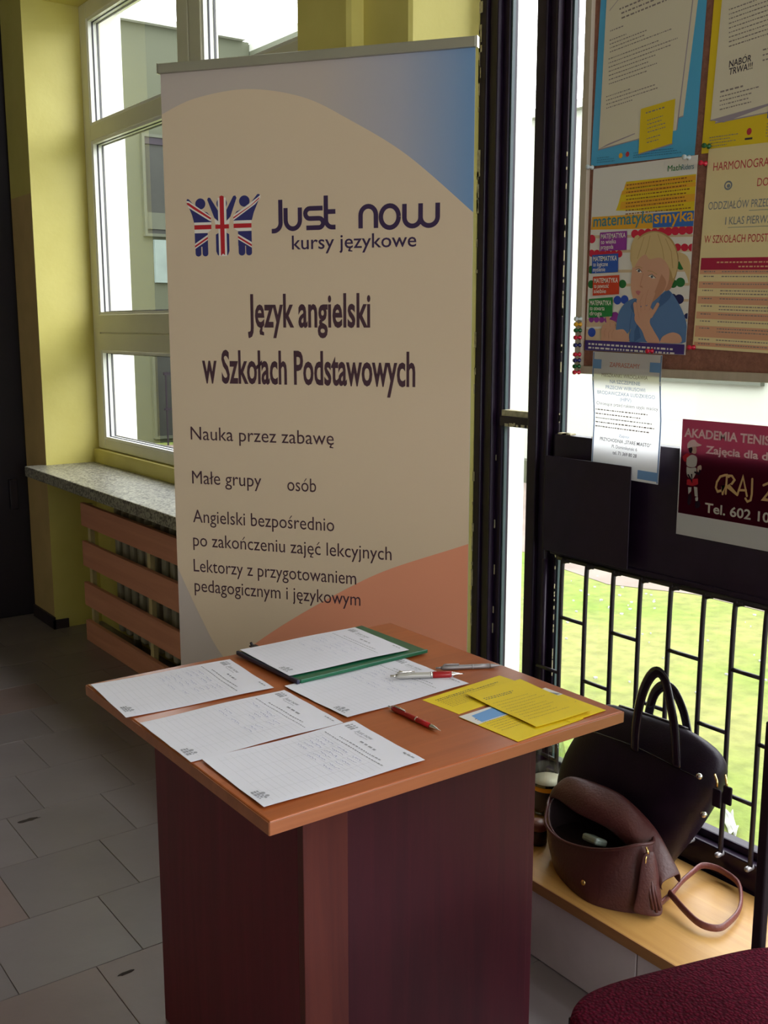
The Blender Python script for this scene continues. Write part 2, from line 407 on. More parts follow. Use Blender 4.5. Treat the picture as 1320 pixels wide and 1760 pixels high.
class Art:
    """flat print on a sheet: local x right, y up; layers stacked 0.2 mm apart; conv maps (x, y, layer) to the sheet's own space"""
    def __init__(self, conv=None, step=.00018):
        self.mb = MB(); self.mats = []; self.conv = conv; self.step = step; self.n = 0
    def _mi(self, m):                                    # one call per shape: each lies a few microns above the last
        self.n += 1
        if m not in self.mats: self.mats.append(m)
        return self.mats.index(m)
    def _p(self, x, y, l):
        h = l * self.step + (self.n % 40) * 4e-6
        return self.conv(x, y, h) if self.conv else (x, y, h)
    def poly(self, pts, m, l=1):
        tri = tessellate_polygon([[Vector((x, y, 0)) for x, y in pts]])
        self.mb.add([self._p(x, y, l) for x, y in pts], [tuple(t) for t in tri], self._mi(m)); return self
    def rect(self, x0, y0, x1, y1, m, l=1, n=1):
        xs = [x0 + (x1 - x0) * i / n for i in range(n + 1)]
        self.mb.add([self._p(x, y0, l) for x in xs] + [self._p(x, y1, l) for x in xs],
                    [(i, i + 1, n + 2 + i, n + 1 + i) for i in range(n)], self._mi(m)); return self
    def ell(self, cx, cy, rx, ry, m, l=1, n=20, rot=0., a0=0, a1=2 * pi):
        full = abs(a1 - a0 - 2 * pi) < 1e-6
        pts = []
        for i in range(n if full else n + 1):
            A = a0 + (a1 - a0) * i / n; x, y = rx * cos(A), ry * sin(A)
            pts.append((cx + x * cos(rot) - y * sin(rot), cy + x * sin(rot) + y * cos(rot)))
        return self.poly(pts, m, l)
    def stroke(self, pts, w, m, l=1, caps=False):
        P = []
        for p in pts:
            p = Vector(p)
            if not P or (p - P[-1]).length > 2e-5: P.append(p)
        k = len(P); L = []; Rr = []
        for i in range(k):
            a = P[max(i - 1, 0)]; b = P[min(i + 1, k - 1)]; d = (b - a)
            if d.length < 1e-9: d = Vector((1, 0))
            d.normalize(); nrm = Vector((-d.y, d.x)); f = 1.
            if 0 < i < k - 1:
                d1 = (P[i] - P[i - 1]).normalized(); c = max(.4, nrm.dot(Vector((-d1.y, d1.x)))); f = 1 / c
            L.append(P[i] + nrm * w / 2 * f); Rr.append(P[i] - nrm * w / 2 * f)
        self.mb.add([self._p(p.x, p.y, l) for p in L] + [self._p(p.x, p.y, l) for p in Rr],
                    [(i, i + 1, k + i + 1, k + i) for i in range(k - 1)], self._mi(m))
        if caps:
            for p in (P[0], P[-1]): self.ell(p.x, p.y, w / 2, w / 2, m, l, 10)
        return self
    def text(self, s, x, y, cap, m, width=None, l=2, bold=0., shear=0., rot=0., align='l', sx=None):
        vs, fs = polish_geo(s, bold, shear)
        if not vs: return self
        x0 = min(v[0] for v in vs); x1 = max(v[0] for v in vs); sy = cap / CAPH
        sx = sx * sy if sx else ((width / (x1 - x0)) if width else sy)
        wd = (x1 - x0) * sx; ox = {'l': 0, 'c': -wd / 2, 'r': -wd}[align]
        out = []
        for a, b in vs:
            X = (a - x0) * sx + ox; Y = b * sy
            out.append(self._p(x + X * cos(rot) - Y * sin(rot), y + X * sin(rot) + Y * cos(rot), l))
        self.mb.add(out, fs, self._mi(m)); return self
    def lines(self, x0, y0, w, n, dy, h, m, l=2, seed=1, rot=0., fill=(.6, 1.), cx=False):
        """rows of word-length marks, for print too small to read"""
        r = random.Random(seed)
        for i in range(n):
            end = w * r.uniform(*fill); x = (w - end) / 2 if cx else 0.
            stop = x + end
            while x < stop - h:
                ww = min(h * r.uniform(.9, 3.2), stop - x); pts = []
                for a, b in ((x, 0), (x + ww, 0), (x + ww, h), (x, h)):
                    b -= i * dy; pts.append((x0 + a * cos(rot) - b * sin(rot), y0 + a * sin(rot) + b * cos(rot)))
                mi = self._mi(m); self.mb.add([self._p(p[0], p[1], l) for p in pts], [(0, 1, 2, 3)], mi)
                x += ww + h * .95
        return self
    def build(self, name, parent):
        if not self.mb.v: return None
        return self.mb.build(name, self.mats, parent, local=True, props={'kind': 'stuff'} if name in ('letterhead', 'handwriting', 'ruled_table') else None)

def sheet(name, label, cat, origin, u, v, w, h, m, thick=.0006, bend=None, nx=1, ny=1, group=None):
    """a thin printed sheet as one top-level mesh; origin is its bottom-left corner, u to its right, v up"""
    u = Vector(u).normalized(); v = Vector(v); v = (v - u * v.dot(u)).normalized(); n = u.cross(v)
    mb = MB()
    f = bend or (lambda x, y: (x, y, 0.))
    for z, flip in (((0., 0), (-thick, 1)) if thick else ((0., 0),)):
        rows = []
        for j in range(ny + 1):
            row = []
            for i in range(nx + 1):
                x, y, zz = f(w * i / nx, h * j / ny); row.append((x, y, zz + z))
            rows.append(row)
        mb.grid(rows, smooth=bool(bend))
    k = (nx + 1) * (ny + 1)
    rim = [i for i in range(nx)] + [nx + j * (nx + 1) for j in range(ny)] + [k - 1 - i for i in range(nx)] + [(ny - j) * (nx + 1) for j in range(ny)]
    if thick:                                            # rim on vertices of its own, so the faces shade flat
        q = len(rim); top = [mb.v[i] for i in rim]; bot = [mb.v[i + k] for i in rim]
        mb.add(top + bot, [(i, (i + 1) % q, q + (i + 1) % q, q + i) for i in range(q)])
    o = mb.build(name, m, None)
    o.matrix_world = Matrix(((u.x, v.x, n.x, origin[0]), (u.y, v.y, n.y, origin[1]), (u.z, v.z, n.z, origin[2]), (0, 0, 0, 1)))
    tag(o, label, cat, group)
    conv = (lambda x, y, l: tuple(Vector(f(x, y)) + Vector((0, 0, l)))) if bend else None
    return o, (lambda: Art(conv))

P_ = {k: print_mat(k, c) for k, c in dict(
    cream=(.71, .56, .405), orange=(.82, .33, .20), purple=(.045, .022, .075), navy=(.035, .035, .16), red=(.52, .02, .03), white=(.86, .80, .74),
    text=(.07, .03, .045), sky=(.09, .42, .72), page=(.74, .67, .53), page_edge=(.36, .30, .36), yel=(.78, .56, .02), grey=(.22, .2, .2), dark=(.05, .04, .06),
    posterwhite=(.78, .74, .70), amber=(.80, .40, .03), blue=(.04, .15, .50), violet=(.30, .04, .33), royal=(.03, .10, .45), brick=(.62, .055, .02),
    green=(.02, .22, .05), beadred=(.62, .02, .06), beadgreen=(.02, .16, .04), beadblue=(.03, .08, .45), beadnavy=(.02, .02, .10), rod=(.66, .50, .33),
    skin=(.66, .36, .25), skin2=(.52, .25, .16), hair=(.66, .48, .24), hair2=(.48, .31, .13), denim=(.10, .20, .42), denim2=(.06, .13, .30), indigo=(.06, .03, .20),
    ivory=(.80, .66, .36), cherry=(.52, .04, .06), salmon=(.70, .36, .22), wine=(.40, .015, .06), teal=(.06, .22, .30),
    ltblue=(.16, .36, .70), ltblue2=(.40, .52, .75), maroon=(.15, .010, .022), black=(.02, .012, .02), tan=(.58, .38, .20), slate=(.20, .22, .26),
    photo_pink=(.55, .18, .20), lavender=(.62, .60, .70)).items()}

# ================================================================== THE SETTING
# ---- floor: grout bed with stone tiles in staggered rows
fl = struct('floor', B(-3.3, 2.06, -4.1, 6.6, -.08, -.004), M['grout'])
TS = .29
tmesh = {}
def tile_at(x, y, m):
    key = m.name
    if key not in tmesh:
        o = B(0.0007, TS - .0007, .0007, TS - .0007, -.03, 0).build('tile', m, fl, bevel=.0009, seg=1); tmesh[key] = o; o.location = (x, y, 0)
    else:
        o = dup(tmesh[key], (x, y, 0), fl)
    o.location.z = rnd.uniform(-.0003, .0002)
for k in range(-4, 14):
    y = 2.165 + TS * k
    if y > 5.9: continue
    x = (.785 + .115 * (k + 1)) % TS + (-.90 if y > 2.2 else -.32)
    while x < 1.95:
        if .35 + .0 * y < y and (y < 5.45 or x < 1.0):
            pink = (k == -1) or rnd.random() < .05
            tile_at(x, y, M['tile_pink'] if pink else M['tile'])
        x += TS
rest = MB()                                        # the floor beyond the frame, one slab
rest.box(-3.2, -.92, -4.0, 5.9, -.03, -.0005); rest.box(-.92, 1.95, -4.0, .98, -.03, -.0012); rest.box(-3.2, 1.55, 5.9, 6.5, -.03, -.0008)
rest.build('floor_slab', M['tile'], fl)
st = MB()
def blot(cx, cy, rx, ry, seed):
    r = random.Random(seed); n = 14
    pts = [(cx + rx * cos(2 * pi * i / n) * r.uniform(.6, 1.15), cy + ry * sin(2 * pi * i / n) * r.uniform(.6, 1.15)) for i in range(n)]
    st.prism(pts, .0006, .0011)
blot(.862, 2.985, .035, .010, 3); blot(.80, 2.10, .022, .006, 5); blot(1.02, 2.10, .03, .008, 9)
st.build('floor_stain', M['stain'], fl)

struct('ceiling', B(-3.3, 2.06, -4.1, 6.6, 3.2, 3.3), M['ceiling'])
struct('wall_left', B(-3.3, -3.2, -4.1, 6.6, 0, 3.2), M['ceiling'])
wb = MB(); wb.box(-3.2, 2.06, -4.1, -4.0, 0, .7); wb.box(-3.2, 2.06, -4.1, -4.0, 2.9, 3.2); wb.box(-3.2, -.4, -4.1, -4.0, .7, 2.9)
struct('wall_back', wb, M['ceiling'])
w3 = struct_empty('fill_light_window')  # unseen rear opening added so daylight fills the banner and counter
for x0 in (-.4, .40, 1.20, 1.99): B(x0, x0 + .07, -4.09, -4.01, .7, 2.9).build('mullion', M['upvc'], w3)
MB().add([(-.4, -4.05, .7), (2.06, -4.05, .7), (2.06, -4.05, 2.9), (-.4, -4.05, 2.9)], [(0, 1, 2, 3)]).build('window_pane', M['glass'], w3)
struct('wall_front', B(-3.2, 1.58, 6.5, 6.6, 0, 3.2), M['yellow'])

# ---- right wall: far pier, niche under the window, lintels, near pier
wr = MB()
wr.box(1.605, 1.9, 4.922, 5.22, 2.04, 3.2); wr.box(1.605, 1.9, 4.9255, 5.22, 0, 2.04, 1); wr.box(1.62, 1.9, 5.22, 6.5, 0, 3.2)     # far pier, oil dado below
wr.box(1.605, 1.9, 4.922, 4.9255, 0, 2.04, 0)                                          # its reveal is limewashed right down
wr.box(1.84, 1.9, 2.765, 4.922, 0, .865)                                                  # niche back
wr.box(1.70, 1.9, 2.765, 4.922, 2.87, 3.2)                                                # lintel
wr.prism([(1.70, 2.765), (1.70, 2.515), (1.708, 2.50), (1.748, 2.50), (1.748, 2.30), (1.756, 2.290), (1.95, 2.2505), (2.0, 2.2505), (2.0, 2.765)], 0, 3.2)
wr.box(1.95, 2.0, -4.0, 2.246, 3.06, 3.2)
wo = struct('wall_right', wr, [M['yellow'], M['dado']])
we = MB()                                                                                # outer skin, white render
we.box(1.9, 2.064, 4.922, 6.6, -.3, 3.5); we.box(2.0, 2.06, 2.16, 2.765, -.3, 3.5); we.box(1.9, 2.06, 2.765, 4.922, -.3, .86)
we.box(1.9, 2.06, 2.765, 4.922, 2.87, 3.5); we.box(2.0, 2.06, -4.1, 2.16, 3.06, 3.5); we.box(1.96, 2.06, -4.1, 2.16, -.3, .0)
struct('wall_outside', we, M['white_ext'])
bs = MB(); bs.box(1.595, 1.605, 4.912, 5.22, 0, .06); bs.box(1.595, 1.67, 4.912, 4.922, 0, .045)
struct('baseboard_right', bs, M['skirting'])

# ---- dark door leaf in the far corner
dr = struct('door_1', B(.30, 1.62, 5.26, 5.32, 0, 3.2), M['dark_door'], bevel=.004)
B(1.52, 1.56, 5.235, 5.262, .55, .70).build('lock_plate', M['black_metal'], dr, bevel=.004)

# ---- window_1: white plastic window over the sill
w1 = struct_empty('window_1')
X0, X1 = 1.865, 1.935
rowsz = [(.915, 1.335), (1.50, 2.275), (2.345, 2.80)]
fr = MB()
fr.box(X0, X1, 4.838, 4.922, .868, 2.87); fr.box(X0, X1, 2.765, 2.86, .868, 2.87)
fr.box(X0, X1, 2.86, 4.838, .868, .915); fr.box(X0, X1, 2.86, 4.838, 2.80, 2.87)
fr.build('window_frame', M['upvc'], w1, bevel=.004)
units = [(3.905, 4.838), (2.86, 3.705)]
for a, b in ((3.81, 3.905), (3.705, 3.80)):
    B(X0 - .004, X1, a, b, .895, 2.83).build('mullion', M['upvc'], w1, bevel=.004)
B(X0 + .02, X1 - .01, 3.80, 3.81, .90, 2.82).build('mullion_gap', M['gasket'], w1)
for a, b in units:
    B(X0 - .002, X1, a, b, 2.275, 2.345).build('transom', M['upvc'], w1, bevel=.004)
    t = MB(); t.box(X0 - .004, X1, a, b, 1.335, 1.414); t.box(X0 - .004, X1, a, b, 1.418, 1.50); t.box(X0 + .004, X1 - .01, a, b, 1.41, 1.422)
    t.build('transom', M['upvc'], w1, bevel=.003)
    for z0, z1 in rowsz:
        def ring(o, i, x0, x1):
            mb = MB()
            mb.box(x0, x1, a + o, a + i, z0 + o, z1 - o); mb.box(x0, x1, b - i, b - o, z0 + o, z1 - o)
            mb.box(x0, x1, a + i, b - i, z0 + o, z0 + i); mb.box(x0, x1, a + i, b - i, z1 - i, z1 - o); return mb
        ring(-.001, .012, X0 + .004, X0 + .022).build('glazing_bead', M['bead'], w1)
        ring(.0, .015, X0 + .022, X0 + .028).build('gasket', M['gasket'], w1)
        ring(.0, .014, X0 + .028, X0 + .044).build('spacer', M['bead'], w1)
        ring(.0, .018, X0 + .044, X0 + .052).build('gasket', M['gasket'], w1)
        pn = MB(); pn.add([(X0 + .030, a + .01, z0 + .01), (X0 + .030, b - .01, z0 + .01), (X0 + .030, b - .01, z1 - .01), (X0 + .030, a + .01, z1 - .01)], [(0, 1, 2, 3)])
        pn.build('window_pane', M['glass'], w1)
sill = struct('trim_1', B(1.512, 1.866, 2.77, 4.955, .752, .80), M['granite'], bevel=.004)
sill.name = 'trim_1'

# ---- window_2: black-painted glazed partition
w2 = struct_empty('window_2')
def rib(name, spec, z0, z1):
    mb = MB()
    for y0, y1, x in spec: mb.box(x, 2.0, y0, y1, z0, z1)
    return mb.build(name, M['black'], w2, bevel=.004)
rib('frame_jamb', [(2.222, 2.250, 1.948), (2.188, 2.222, 1.958), (2.178, 2.188, 1.95), (2.155, 2.178, 1.968)], 0, 3.06)
rib('mullion', [(1.994, 2.030, 1.944), (1.968, 1.994, 1.956), (1.958, 1.968, 1.948), (1.936, 1.958, 1.968)], 0, 3.06)
MB().tube([(1.95, 1.955, .84), (1.95, 1.955, .30)], .006).build('stile_bead', M['black'], w2)
B(1.958, 2.0, 2.03, 2.155, 1.178, 1.206).build('side_transom', M['black'], w2, bevel=.004)
ch = MB()
ch.box(1.966, 1.99, 2.031, 2.154, 1.206, 1.222)
for i in range(7):
    y = rnd.uniform(2.035, 2.12); ch.box(1.9565, 1.9582, y, y + rnd.uniform(.004, .014), 1.178 + rnd.uniform(0, .004), 1.184 + rnd.uniform(0, .006))
ch.build('transom_chips', M['chip'], w2)
fk = MB()                                                                                 # bare plaster flakes along the jamb
for i in range(60):
    z = rnd.uniform(.55, 3.0) if i < 25 else rnd.uniform(1.75, 2.9); h = rnd.uniform(.006, .05) * (1 if i < 25 else 1.6); wdt = rnd.uniform(.003, .010) * (1 if i < 25 else 1.5)
    fk.prism([(1.9468, 2.2515), (1.9468, 2.2515 - wdt), (1.9482, 2.2515 - wdt * .8), (1.9482, 2.2515)], z, z + h)
for i in range(6):
    z = rnd.uniform(.45, 1.1); y = 2.178 + rnd.uniform(-.002, .002)
    fk.box(1.9662, 1.9685, y - .004, y - .001, z, z + rnd.uniform(.01, .03))
fk.build('plaster_flakes', M['chip'], w2, props={'kind': 'stuff'})
fk2 = MB()
for i in range(26):
    z = rnd.uniform(1.2, 2.5); fk2.box(1.9668, 1.9695, 1.9352, 1.9372, z, z + rnd.uniform(.006, .03))
for i in range(16):
    z = rnd.uniform(.45, .85); fk2.box(1.9668, 1.9695, 1.9352, 1.9372, z, z + rnd.uniform(.006, .03))
for i in range(16):
    y = rnd.uniform(.9, 1.93); fk2.box(1.955, 1.975, y, y + rnd.uniform(.01, .05), 1.1735, 1.1775)
fk2.build('paint_flakes', M['chip'], w2, props={'kind': 'stuff'})
bays = [(.40, 1.936), (-1.10, .33), (-2.60, -1.17), (-3.93, -2.67)]
for i, (a, b) in enumerate(bays):
    B(1.952, 1.985, a, b, .862, 1.174).build('metal_panel', M['black'], w2, bevel=.003)
    B(1.945, 2.0, a, b, .858, .872).build('panel_rail', M['black'], w2, bevel=.003)
    rl = MB(); rl.box(1.948, 2.0, a, b, .195, .262); rl.box(1.968, 2.0, a, b, .262, .282); rl.build('bottom_rail', M['black'], w2, bevel=.004)
    if i: rib('mullion', [(b, b + .07, 1.948)], 0, 3.06)
    for z0, z1 in ((1.174, 3.06), (.282, .862)):
        MB().add([(1.984, a, z0), (1.984, b, z0), (1.984, b, z1), (1.984, a, z1)], [(0, 1, 2, 3)]).build('window_pane', M['glass'], w2)
rib('frame_jamb', [(-4.0, -3.93, 1.948)], 0, 3.06)
for z0, z1 in ((1.20, 3.06), (.2, 1.18)):
    MB().add([(1.984, 2.03, z0), (1.984, 2.155, z0), (1.984, 2.155, z1), (1.984, 2.03, z1)], [(0, 1, 2, 3)]).build('side_pane', M['glass'], w2)
eg = MB(); eg.box(1.974, 1.984, 2.149, 2.155, .2, 3.06); eg.box(1.974, 1.984, 1.930, 1.936, 1.174, 3.06); eg.box(1.974, 1.984, 1.931, 1.936, .282, .862)
eg.build('putty_strip', mat('teal_grey_putty', (.045, .075, .09), .5, var=.25), w2)
B(1.95, 2.0, -4.0, 2.25, 0, .195).build('plinth', M['black'], w2)

# ---- wrought bars over the lower panes
gr = thing('window_grille', 'black iron grille of upright bars and short rungs over the low pane', 'grille', (1.94, 1.5, .25))
by = [1.882, 1.797, 1.708, 1.622, 1.532, 1.439, 1.357, 1.278, 1.190, 1.105, 1.02, .93, .845]
for i, y in enumerate(by):
    b = MB().tube(smooth_path([(1.94, y - .022, .852), (1.94, y - .008, .848), (1.94, y, .832), (1.94, y + .001, .6), (1.94, y, .40), (1.94, y, .252)], 4), .0058, 8)
    b.build('bar', M['black_metal'], gr)
    MB().lathe([(.0055, 0), (.0065, .003), (.0065, .022), (.004, .026)], (1.95, y, .256), 10, axis=(-1, 0, 0)).build('peg', M['grey_plastic'], gr)
def rung(y0, y1, z):
    MB().tube([(1.94, y0, z), (1.94, y1, z)], .0052, 8).build('rung', M['black_metal'], gr)
rung(1.965, by[0], .545); rung(1.955, by[0], .30)
for i in range(len(by) - 1):
    for z in ((.698, .405) if i % 2 == 0 else (.548,)):
        rung(by[i], by[i + 1], z)
MB().tube([(1.942, 1.90, .854), (1.942, .80, .854)], .006, 8).build('top_bar', M['black_metal'], gr)

# ================================================================== OUTSIDE
gx = MB(); gx.box(2.06, 30, -30, 40, -.4, -.2)
struct('lawn', gx, M['lawn'])
er = MB(); pts = []
n = 40
edge = [(5.12 + .18 * sin(i * 1.7) + .10 * sin(i * .63 + 1), -6 + i * .5) for i in range(n)]
rows = [[(x, y, -.197) for x, y in edge], [(x + .25, y, -.185) for x, y in edge], [(7.8, y, -.185) for x, y in edge]]
er.grid(rows); eo = er.build('earth_strip', M['earth'], None); eo['kind'] = 'structure'
lt = MB(); r2 = random.Random(21)
for i in range(230):
    x = r2.uniform(2.3, 5.4); y = r2.uniform(.6, 5.2); s = r2.uniform(.003, .012); a = r2.uniform(0, pi)
    pts = [(x + s * cos(a + q) * (1 if q % 2 else .6), y + s * sin(a + q)) for q in (0, 1.3, 2.4, 3.6, 5)]
    lt.prism(pts, -.2, -.193)
lo = lt.build('fallen_petals', M['petal'], None, props={'kind': 'stuff'})
tag(lo, 'small white petals and crumbs strewn over the green lawn', 'petals')
pc = MB(); r3 = random.Random(4)
prow = []
for i in range(6):
    prow.append([(2.79 + .13 * i / 5 + r3.uniform(-.012, .012), 1.91 + .11 * i / 5 + (j - 2) * .010 * (1.6 - abs(i - 3) * .35) + r3.uniform(-.006, .006), -.19 + r3.uniform(0, .02)) for j in range(5)])
pc.grid(prow)
tag(pc.build('paper_scrap', M['petal'], None, solid=.003), 'crumpled white paper scrap lying on the lawn beyond the bars', 'paper')

wing = thing('far_building', 'pale green rendered wing with dark windows across the courtyard', 'building', (8, 14, -.2))
fw = MB(); fw.box(2.2, 7.79, 14, 20, -.3, 5.42); fw.build('wall', M['facade'], wing)
B(2.1, 7.69, 13.9, 20, 5.42, 5.50).build('roof_edge', M['facade_white'], wing)
for x0, x1, z0, z1 in ((6.12, 7.6, 2.70, 3.97), (4.2, 5.5, 2.78, 3.95), (6.15, 7.5, -.1, 1.35)):
    f = MB(); t = .04
    f.box(x0 - t, x1 + t, 13.93, 14.0, z0 - t, z0); f.box(x0 - t, x1 + t, 13.93, 14.0, z1, z1 + t); f.box(x0 - t, x0, 13.93, 14, z0, z1); f.box(x1, x1 + t, 13.93, 14, z0, z1)
    wf = f.build('window', M['facade_frame'], wing)
    B(x0, x1, 13.97, 13.995, z0, z1).build('pane', M['facade_win'], wf)
    if z1 > 2: B(x0, x1, 13.95, 13.99, z0 + .06, z0 + .28).build('dark_band', M['facade_frame'], wf); B(x0, x1, 13.95, 13.99, z1 - .09, z1).build('dark_band', M['black_metal'], wf)  # plain dark bands across the upper windows
B(6.22, 7.6, 13.95, 14.0, 2.04, 2.62).build('reflection_panel', mat('pale_blue_reflection', (.16, .20, .18), .6, var=.3, vscale=2), wing)  # both panels stand in for posters reflected in the near window panes
B(6.50, 7.3, 13.94, 14.0, 1.52, 2.0).build('reflection_panel', mat('whitish_reflection', (.24, .27, .28), .6, var=.15, vscale=2), wing)
B(6.10, 7.5, 13.8, 14.0, 1.42, 1.48).build('window_ledge', M['facade_white'], wing)
rail = thing('courtyard_railing', 'thin dark railing in front of the pale green wing', 'railing', (6.8, 13.5, -.2))
for i in range(20):
    B(6.10 + i * .088, 6.118 + i * .088, 13.49, 13.51, -.2, .80).build('bar', M['black_metal'], rail)
B(6.08, 7.8, 13.48, 13.52, .78, .82).build('handrail', M['black_metal'], rail); B(6.08, 7.8, 13.48, 13.52, .30, .33).build('crossrail', M['black_metal'], rail)
b2 = thing('side_building', 'low white rendered building facing the glazed partition over the lawn', 'building', (9, 1, -.2))
B(7.8, 11, -9, 9, -.3, 3.5).build('wall', M['facade_white'], b2)
B(7.7, 11, -9.1, 9.0, 3.5, 3.58).build('roof_edge', M['facade_white'], b2)
for y0 in (5.3, 2.6, -.4):
    f = B(7.74, 7.8, y0, y0 + 1.3, .95, 1.02).build('window_ledge', M['facade_frame'], b2)
B(7.66, 7.8, -9, 9, -.3, .05).build('plinth', M['facade'], b2)
b3 = thing('tall_building', 'tall pale green block joining the courtyard wing at the corner', 'building', (9, 11.5, -.2))
B(7.8, 8.4, 9.02, 20, -.3, 5.3).build('wall', M['facade'], b3)
B(7.8, 8.5, 9.02, 20, 5.3, 5.4).build('roof_edge', M['facade_white'], b3)

# ================================================================== THINGS BY THE FAR WINDOW
rc = thing('radiator_cover', 'pinkish wooden slatted radiator cover under the speckled window sill', 'radiator cover', (1.68, 3.7, 0))
for z0, z1 in ((.0, .098), (.170, .280), (.358, .474), (.546, .652)):
    B(1.664, 1.684, 2.80, 4.66, z0, z1).build('slat', M['slat'], rc, bevel=.002)
pm = mat('pale_yellow_post', (.60, .50, .26), .5, var=.1)
for y in (4.60, 3.935, 3.27, 2.81):
    B(1.684, 1.704, y, y + .032, .0, .65).build('post', pm, rc)
ra = thing('radiator', 'grey ribbed radiator behind the slatted wooden cover', 'radiator', (1.77, 3.5, .1))
rb0 = None
for k in range(22):
    y = 4.40 - .082 * k
    if y < 2.84: break
    m_ = MB(); m_.box(1.725, 1.805, y - .021, y + .021, .09, .66)
    if rb0 is None:
        rb0 = m_.build('rib', M['radiator'], ra, bevel=.014, seg=3)
    else:
        dup(rb0, (0, -.082 * k, 0), ra)
p = MB(); p.tube([(1.765, 4.42, .12), (1.765, 2.85, .12)], .016, 10); p.tube([(1.765, 4.42, .63), (1.765, 2.85, .63)], .016, 10)
for y in (4.3, 2.9): p.box(1.75, 1.78, y - .01, y + .01, .0, .12)
p.build('pipe', M['radiator'], ra)

# ================================================================== ROLL-UP BANNER
bn = thing('roll_up_banner', 'tall cream roll-up banner for a language school standing behind the wooden counter', 'banner', (1.242, 2.71, 0), math.atan2(-.815, .58))
WB = .85
hs = MB(); hs.box(-.005, WB + .005, -.05, .06, .012, .085); hs.build('base', M['alu'], bn, bevel=.012, local=True)
for x in (.14, .68): B(x, x + .05, -.10, .12, 0, .014).build('foot', M['alu'], bn, bevel=.004, local=True)
MB().tube([(WB / 2, .03, .08), (WB / 2, .03, 2.112)], .011, 10).build('pole', M['alu'], bn, local=True)
B(-.003, WB + .003, -.009, .011, 2.101, 2.126).build('top_rail', M['alu'], bn, bevel=.003, local=True)
for x0 in (WB + .003, -.006): B(x0, x0 + .003, -.009, .011, 2.101, 2.126).build('end_cap', M['chrome'], bn, local=True)
pan = MB(); pan.box(0, WB, -.0006, .0004, .06, 2.104)
panel = pan.build('printed_panel', banner_gradient(), bn, local=True)
panel['label'] = 'cream and grey printed panel with a blue corner and an orange swoosh'
bconv = lambda x, y, l: (x, -.0007 - l, y)
A = Art(bconv)
def cr_curve(pts, n=8): return [(p.x, p.y) for p in smooth_path([(a, b, 0) for a, b in pts], n)]
top = cr_curve([(0., 2.000), (.10, 2.034), (.25, 2.047), (.403, 2.018), (.528, 1.957), (.681, 1.864), (WB, 1.722)])
low = cr_curve([(WB, .30), (.5, .30), (.30, .36), (.139, .518), (.069, .632), (.008, .755), (0., .775)])
A.poly(top + low, P_['cream'], 1)
A.poly(cr_curve([(WB, .896), (.811, .881), (.637, .814), (.521, .754), (.366, .659), (.241, .571), (.16, .50), (.06, .36)]) + [(.06, .12), (WB, .12)], P_['orange'], 2)
A.build('swoosh_print', panel)
# --- logo: three figures with raised arms, flag pattern
A = Art(bconv)
def lg(x, y):                                       # drawn on a 1320 x 1072 pad
    return (.0655 + (x - 85) / 1050 * .2165, 1.632 + (1000 - y) / 862 * .155)
def lpoly(p, m, l): A.poly([lg(*q) for q in p], P_[m], l + 2)
def lcirc(x, y, r, m, l): lpoly([(x + r * cos(2 * pi * i / 22), y + r * 1.08 * sin(2 * pi * i / 22)) for i in range(22)], m, l)
def lline(a, b, w, m, l):
    (x0, y0), (x1, y1) = a, b; L = math.hypot(x1 - x0, y1 - y0); nx, ny = -(y1 - y0) / L * w / 2, (x1 - x0) / L * w / 2
    lpoly([(x0 + nx, y0 + ny), (x1 + nx, y1 + ny), (x1 - nx, y1 - ny), (x0 - nx, y0 - ny)], m, l)
def leg_(x0, x1, y0, y1):
    r = (x1 - x0) / 2; lpoly([(x0, y0), (x1, y0), (x1, y1 - r)] + [((x0 + x1) / 2 + r * cos(a), y1 - r + r * sin(a)) for a in [pi * i / 10 for i in range(1, 10)]] + [(x0, y1 - r)], 'navy', 1)
# left figure
lcirc(285, 245, 73, 'navy', 1)
lpoly([(85, 200), (95, 170), (118, 172), (210, 280), (300, 345), (380, 370), (438, 440), (438, 515), (188, 515), (160, 400)], 'navy', 1)
lpoly([(190, 510), (435, 510), (435, 545), (190, 545)], 'white', 2); lpoly([(190, 548), (435, 548), (435, 610), (190, 610)], 'red', 2); lpoly([(190, 612), (435, 612), (380, 662), (190, 662)], 'white', 2)
lpoly([(192, 664), (380, 664), (380, 860), (192, 860)], 'navy', 1); leg_(196, 280, 840, 1000); leg_(298, 380, 840, 1000)
lpoly([(85, 196), (120, 200), (438, 432), (438, 500), (410, 490), (110, 292)], 'white', 3); lpoly([(88, 222), (120, 226), (436, 450), (430, 476), (190, 320), (98, 250)], 'red', 4)
lpoly([(192, 815), (380, 690), (380, 765), (192, 890)], 'white', 3); lpoly([(192, 842), (380, 718), (380, 748), (192, 872)], 'red', 4)
# right figure
lcirc(910, 230, 74, 'navy', 1)
lpoly([(1135, 165), (1118, 138), (1092, 140), (980, 280), (900, 330), (800, 370), (752, 440), (752, 500), (1010, 500), (1040, 390)], 'navy', 1)
lpoly([(752, 500), (1005, 500), (1005, 540), (752, 540)], 'white', 2); lpoly([(752, 545), (1003, 545), (1003, 605), (752, 605)], 'red', 2); lpoly([(752, 608), (1003, 608), (1003, 650), (815, 650)], 'white', 2)
lpoly([(812, 652), (1003, 652), (1003, 860), (812, 860)], 'navy', 1); leg_(815, 908, 840, 1000); leg_(920, 1003, 840, 1000)
lpoly([(752, 425), (1090, 190), (1138, 150), (1135, 195), (1060, 280), (752, 495)], 'white', 3); lpoly([(752, 450), (1000, 292), (1122, 182), (1118, 206), (1010, 296), (752, 474)], 'red', 4)
lpoly([(812, 692), (1003, 812), (1003, 890), (812, 768)], 'white', 3); lpoly([(812, 718), (1003, 842), (1003, 872), (812, 748)], 'red', 4)
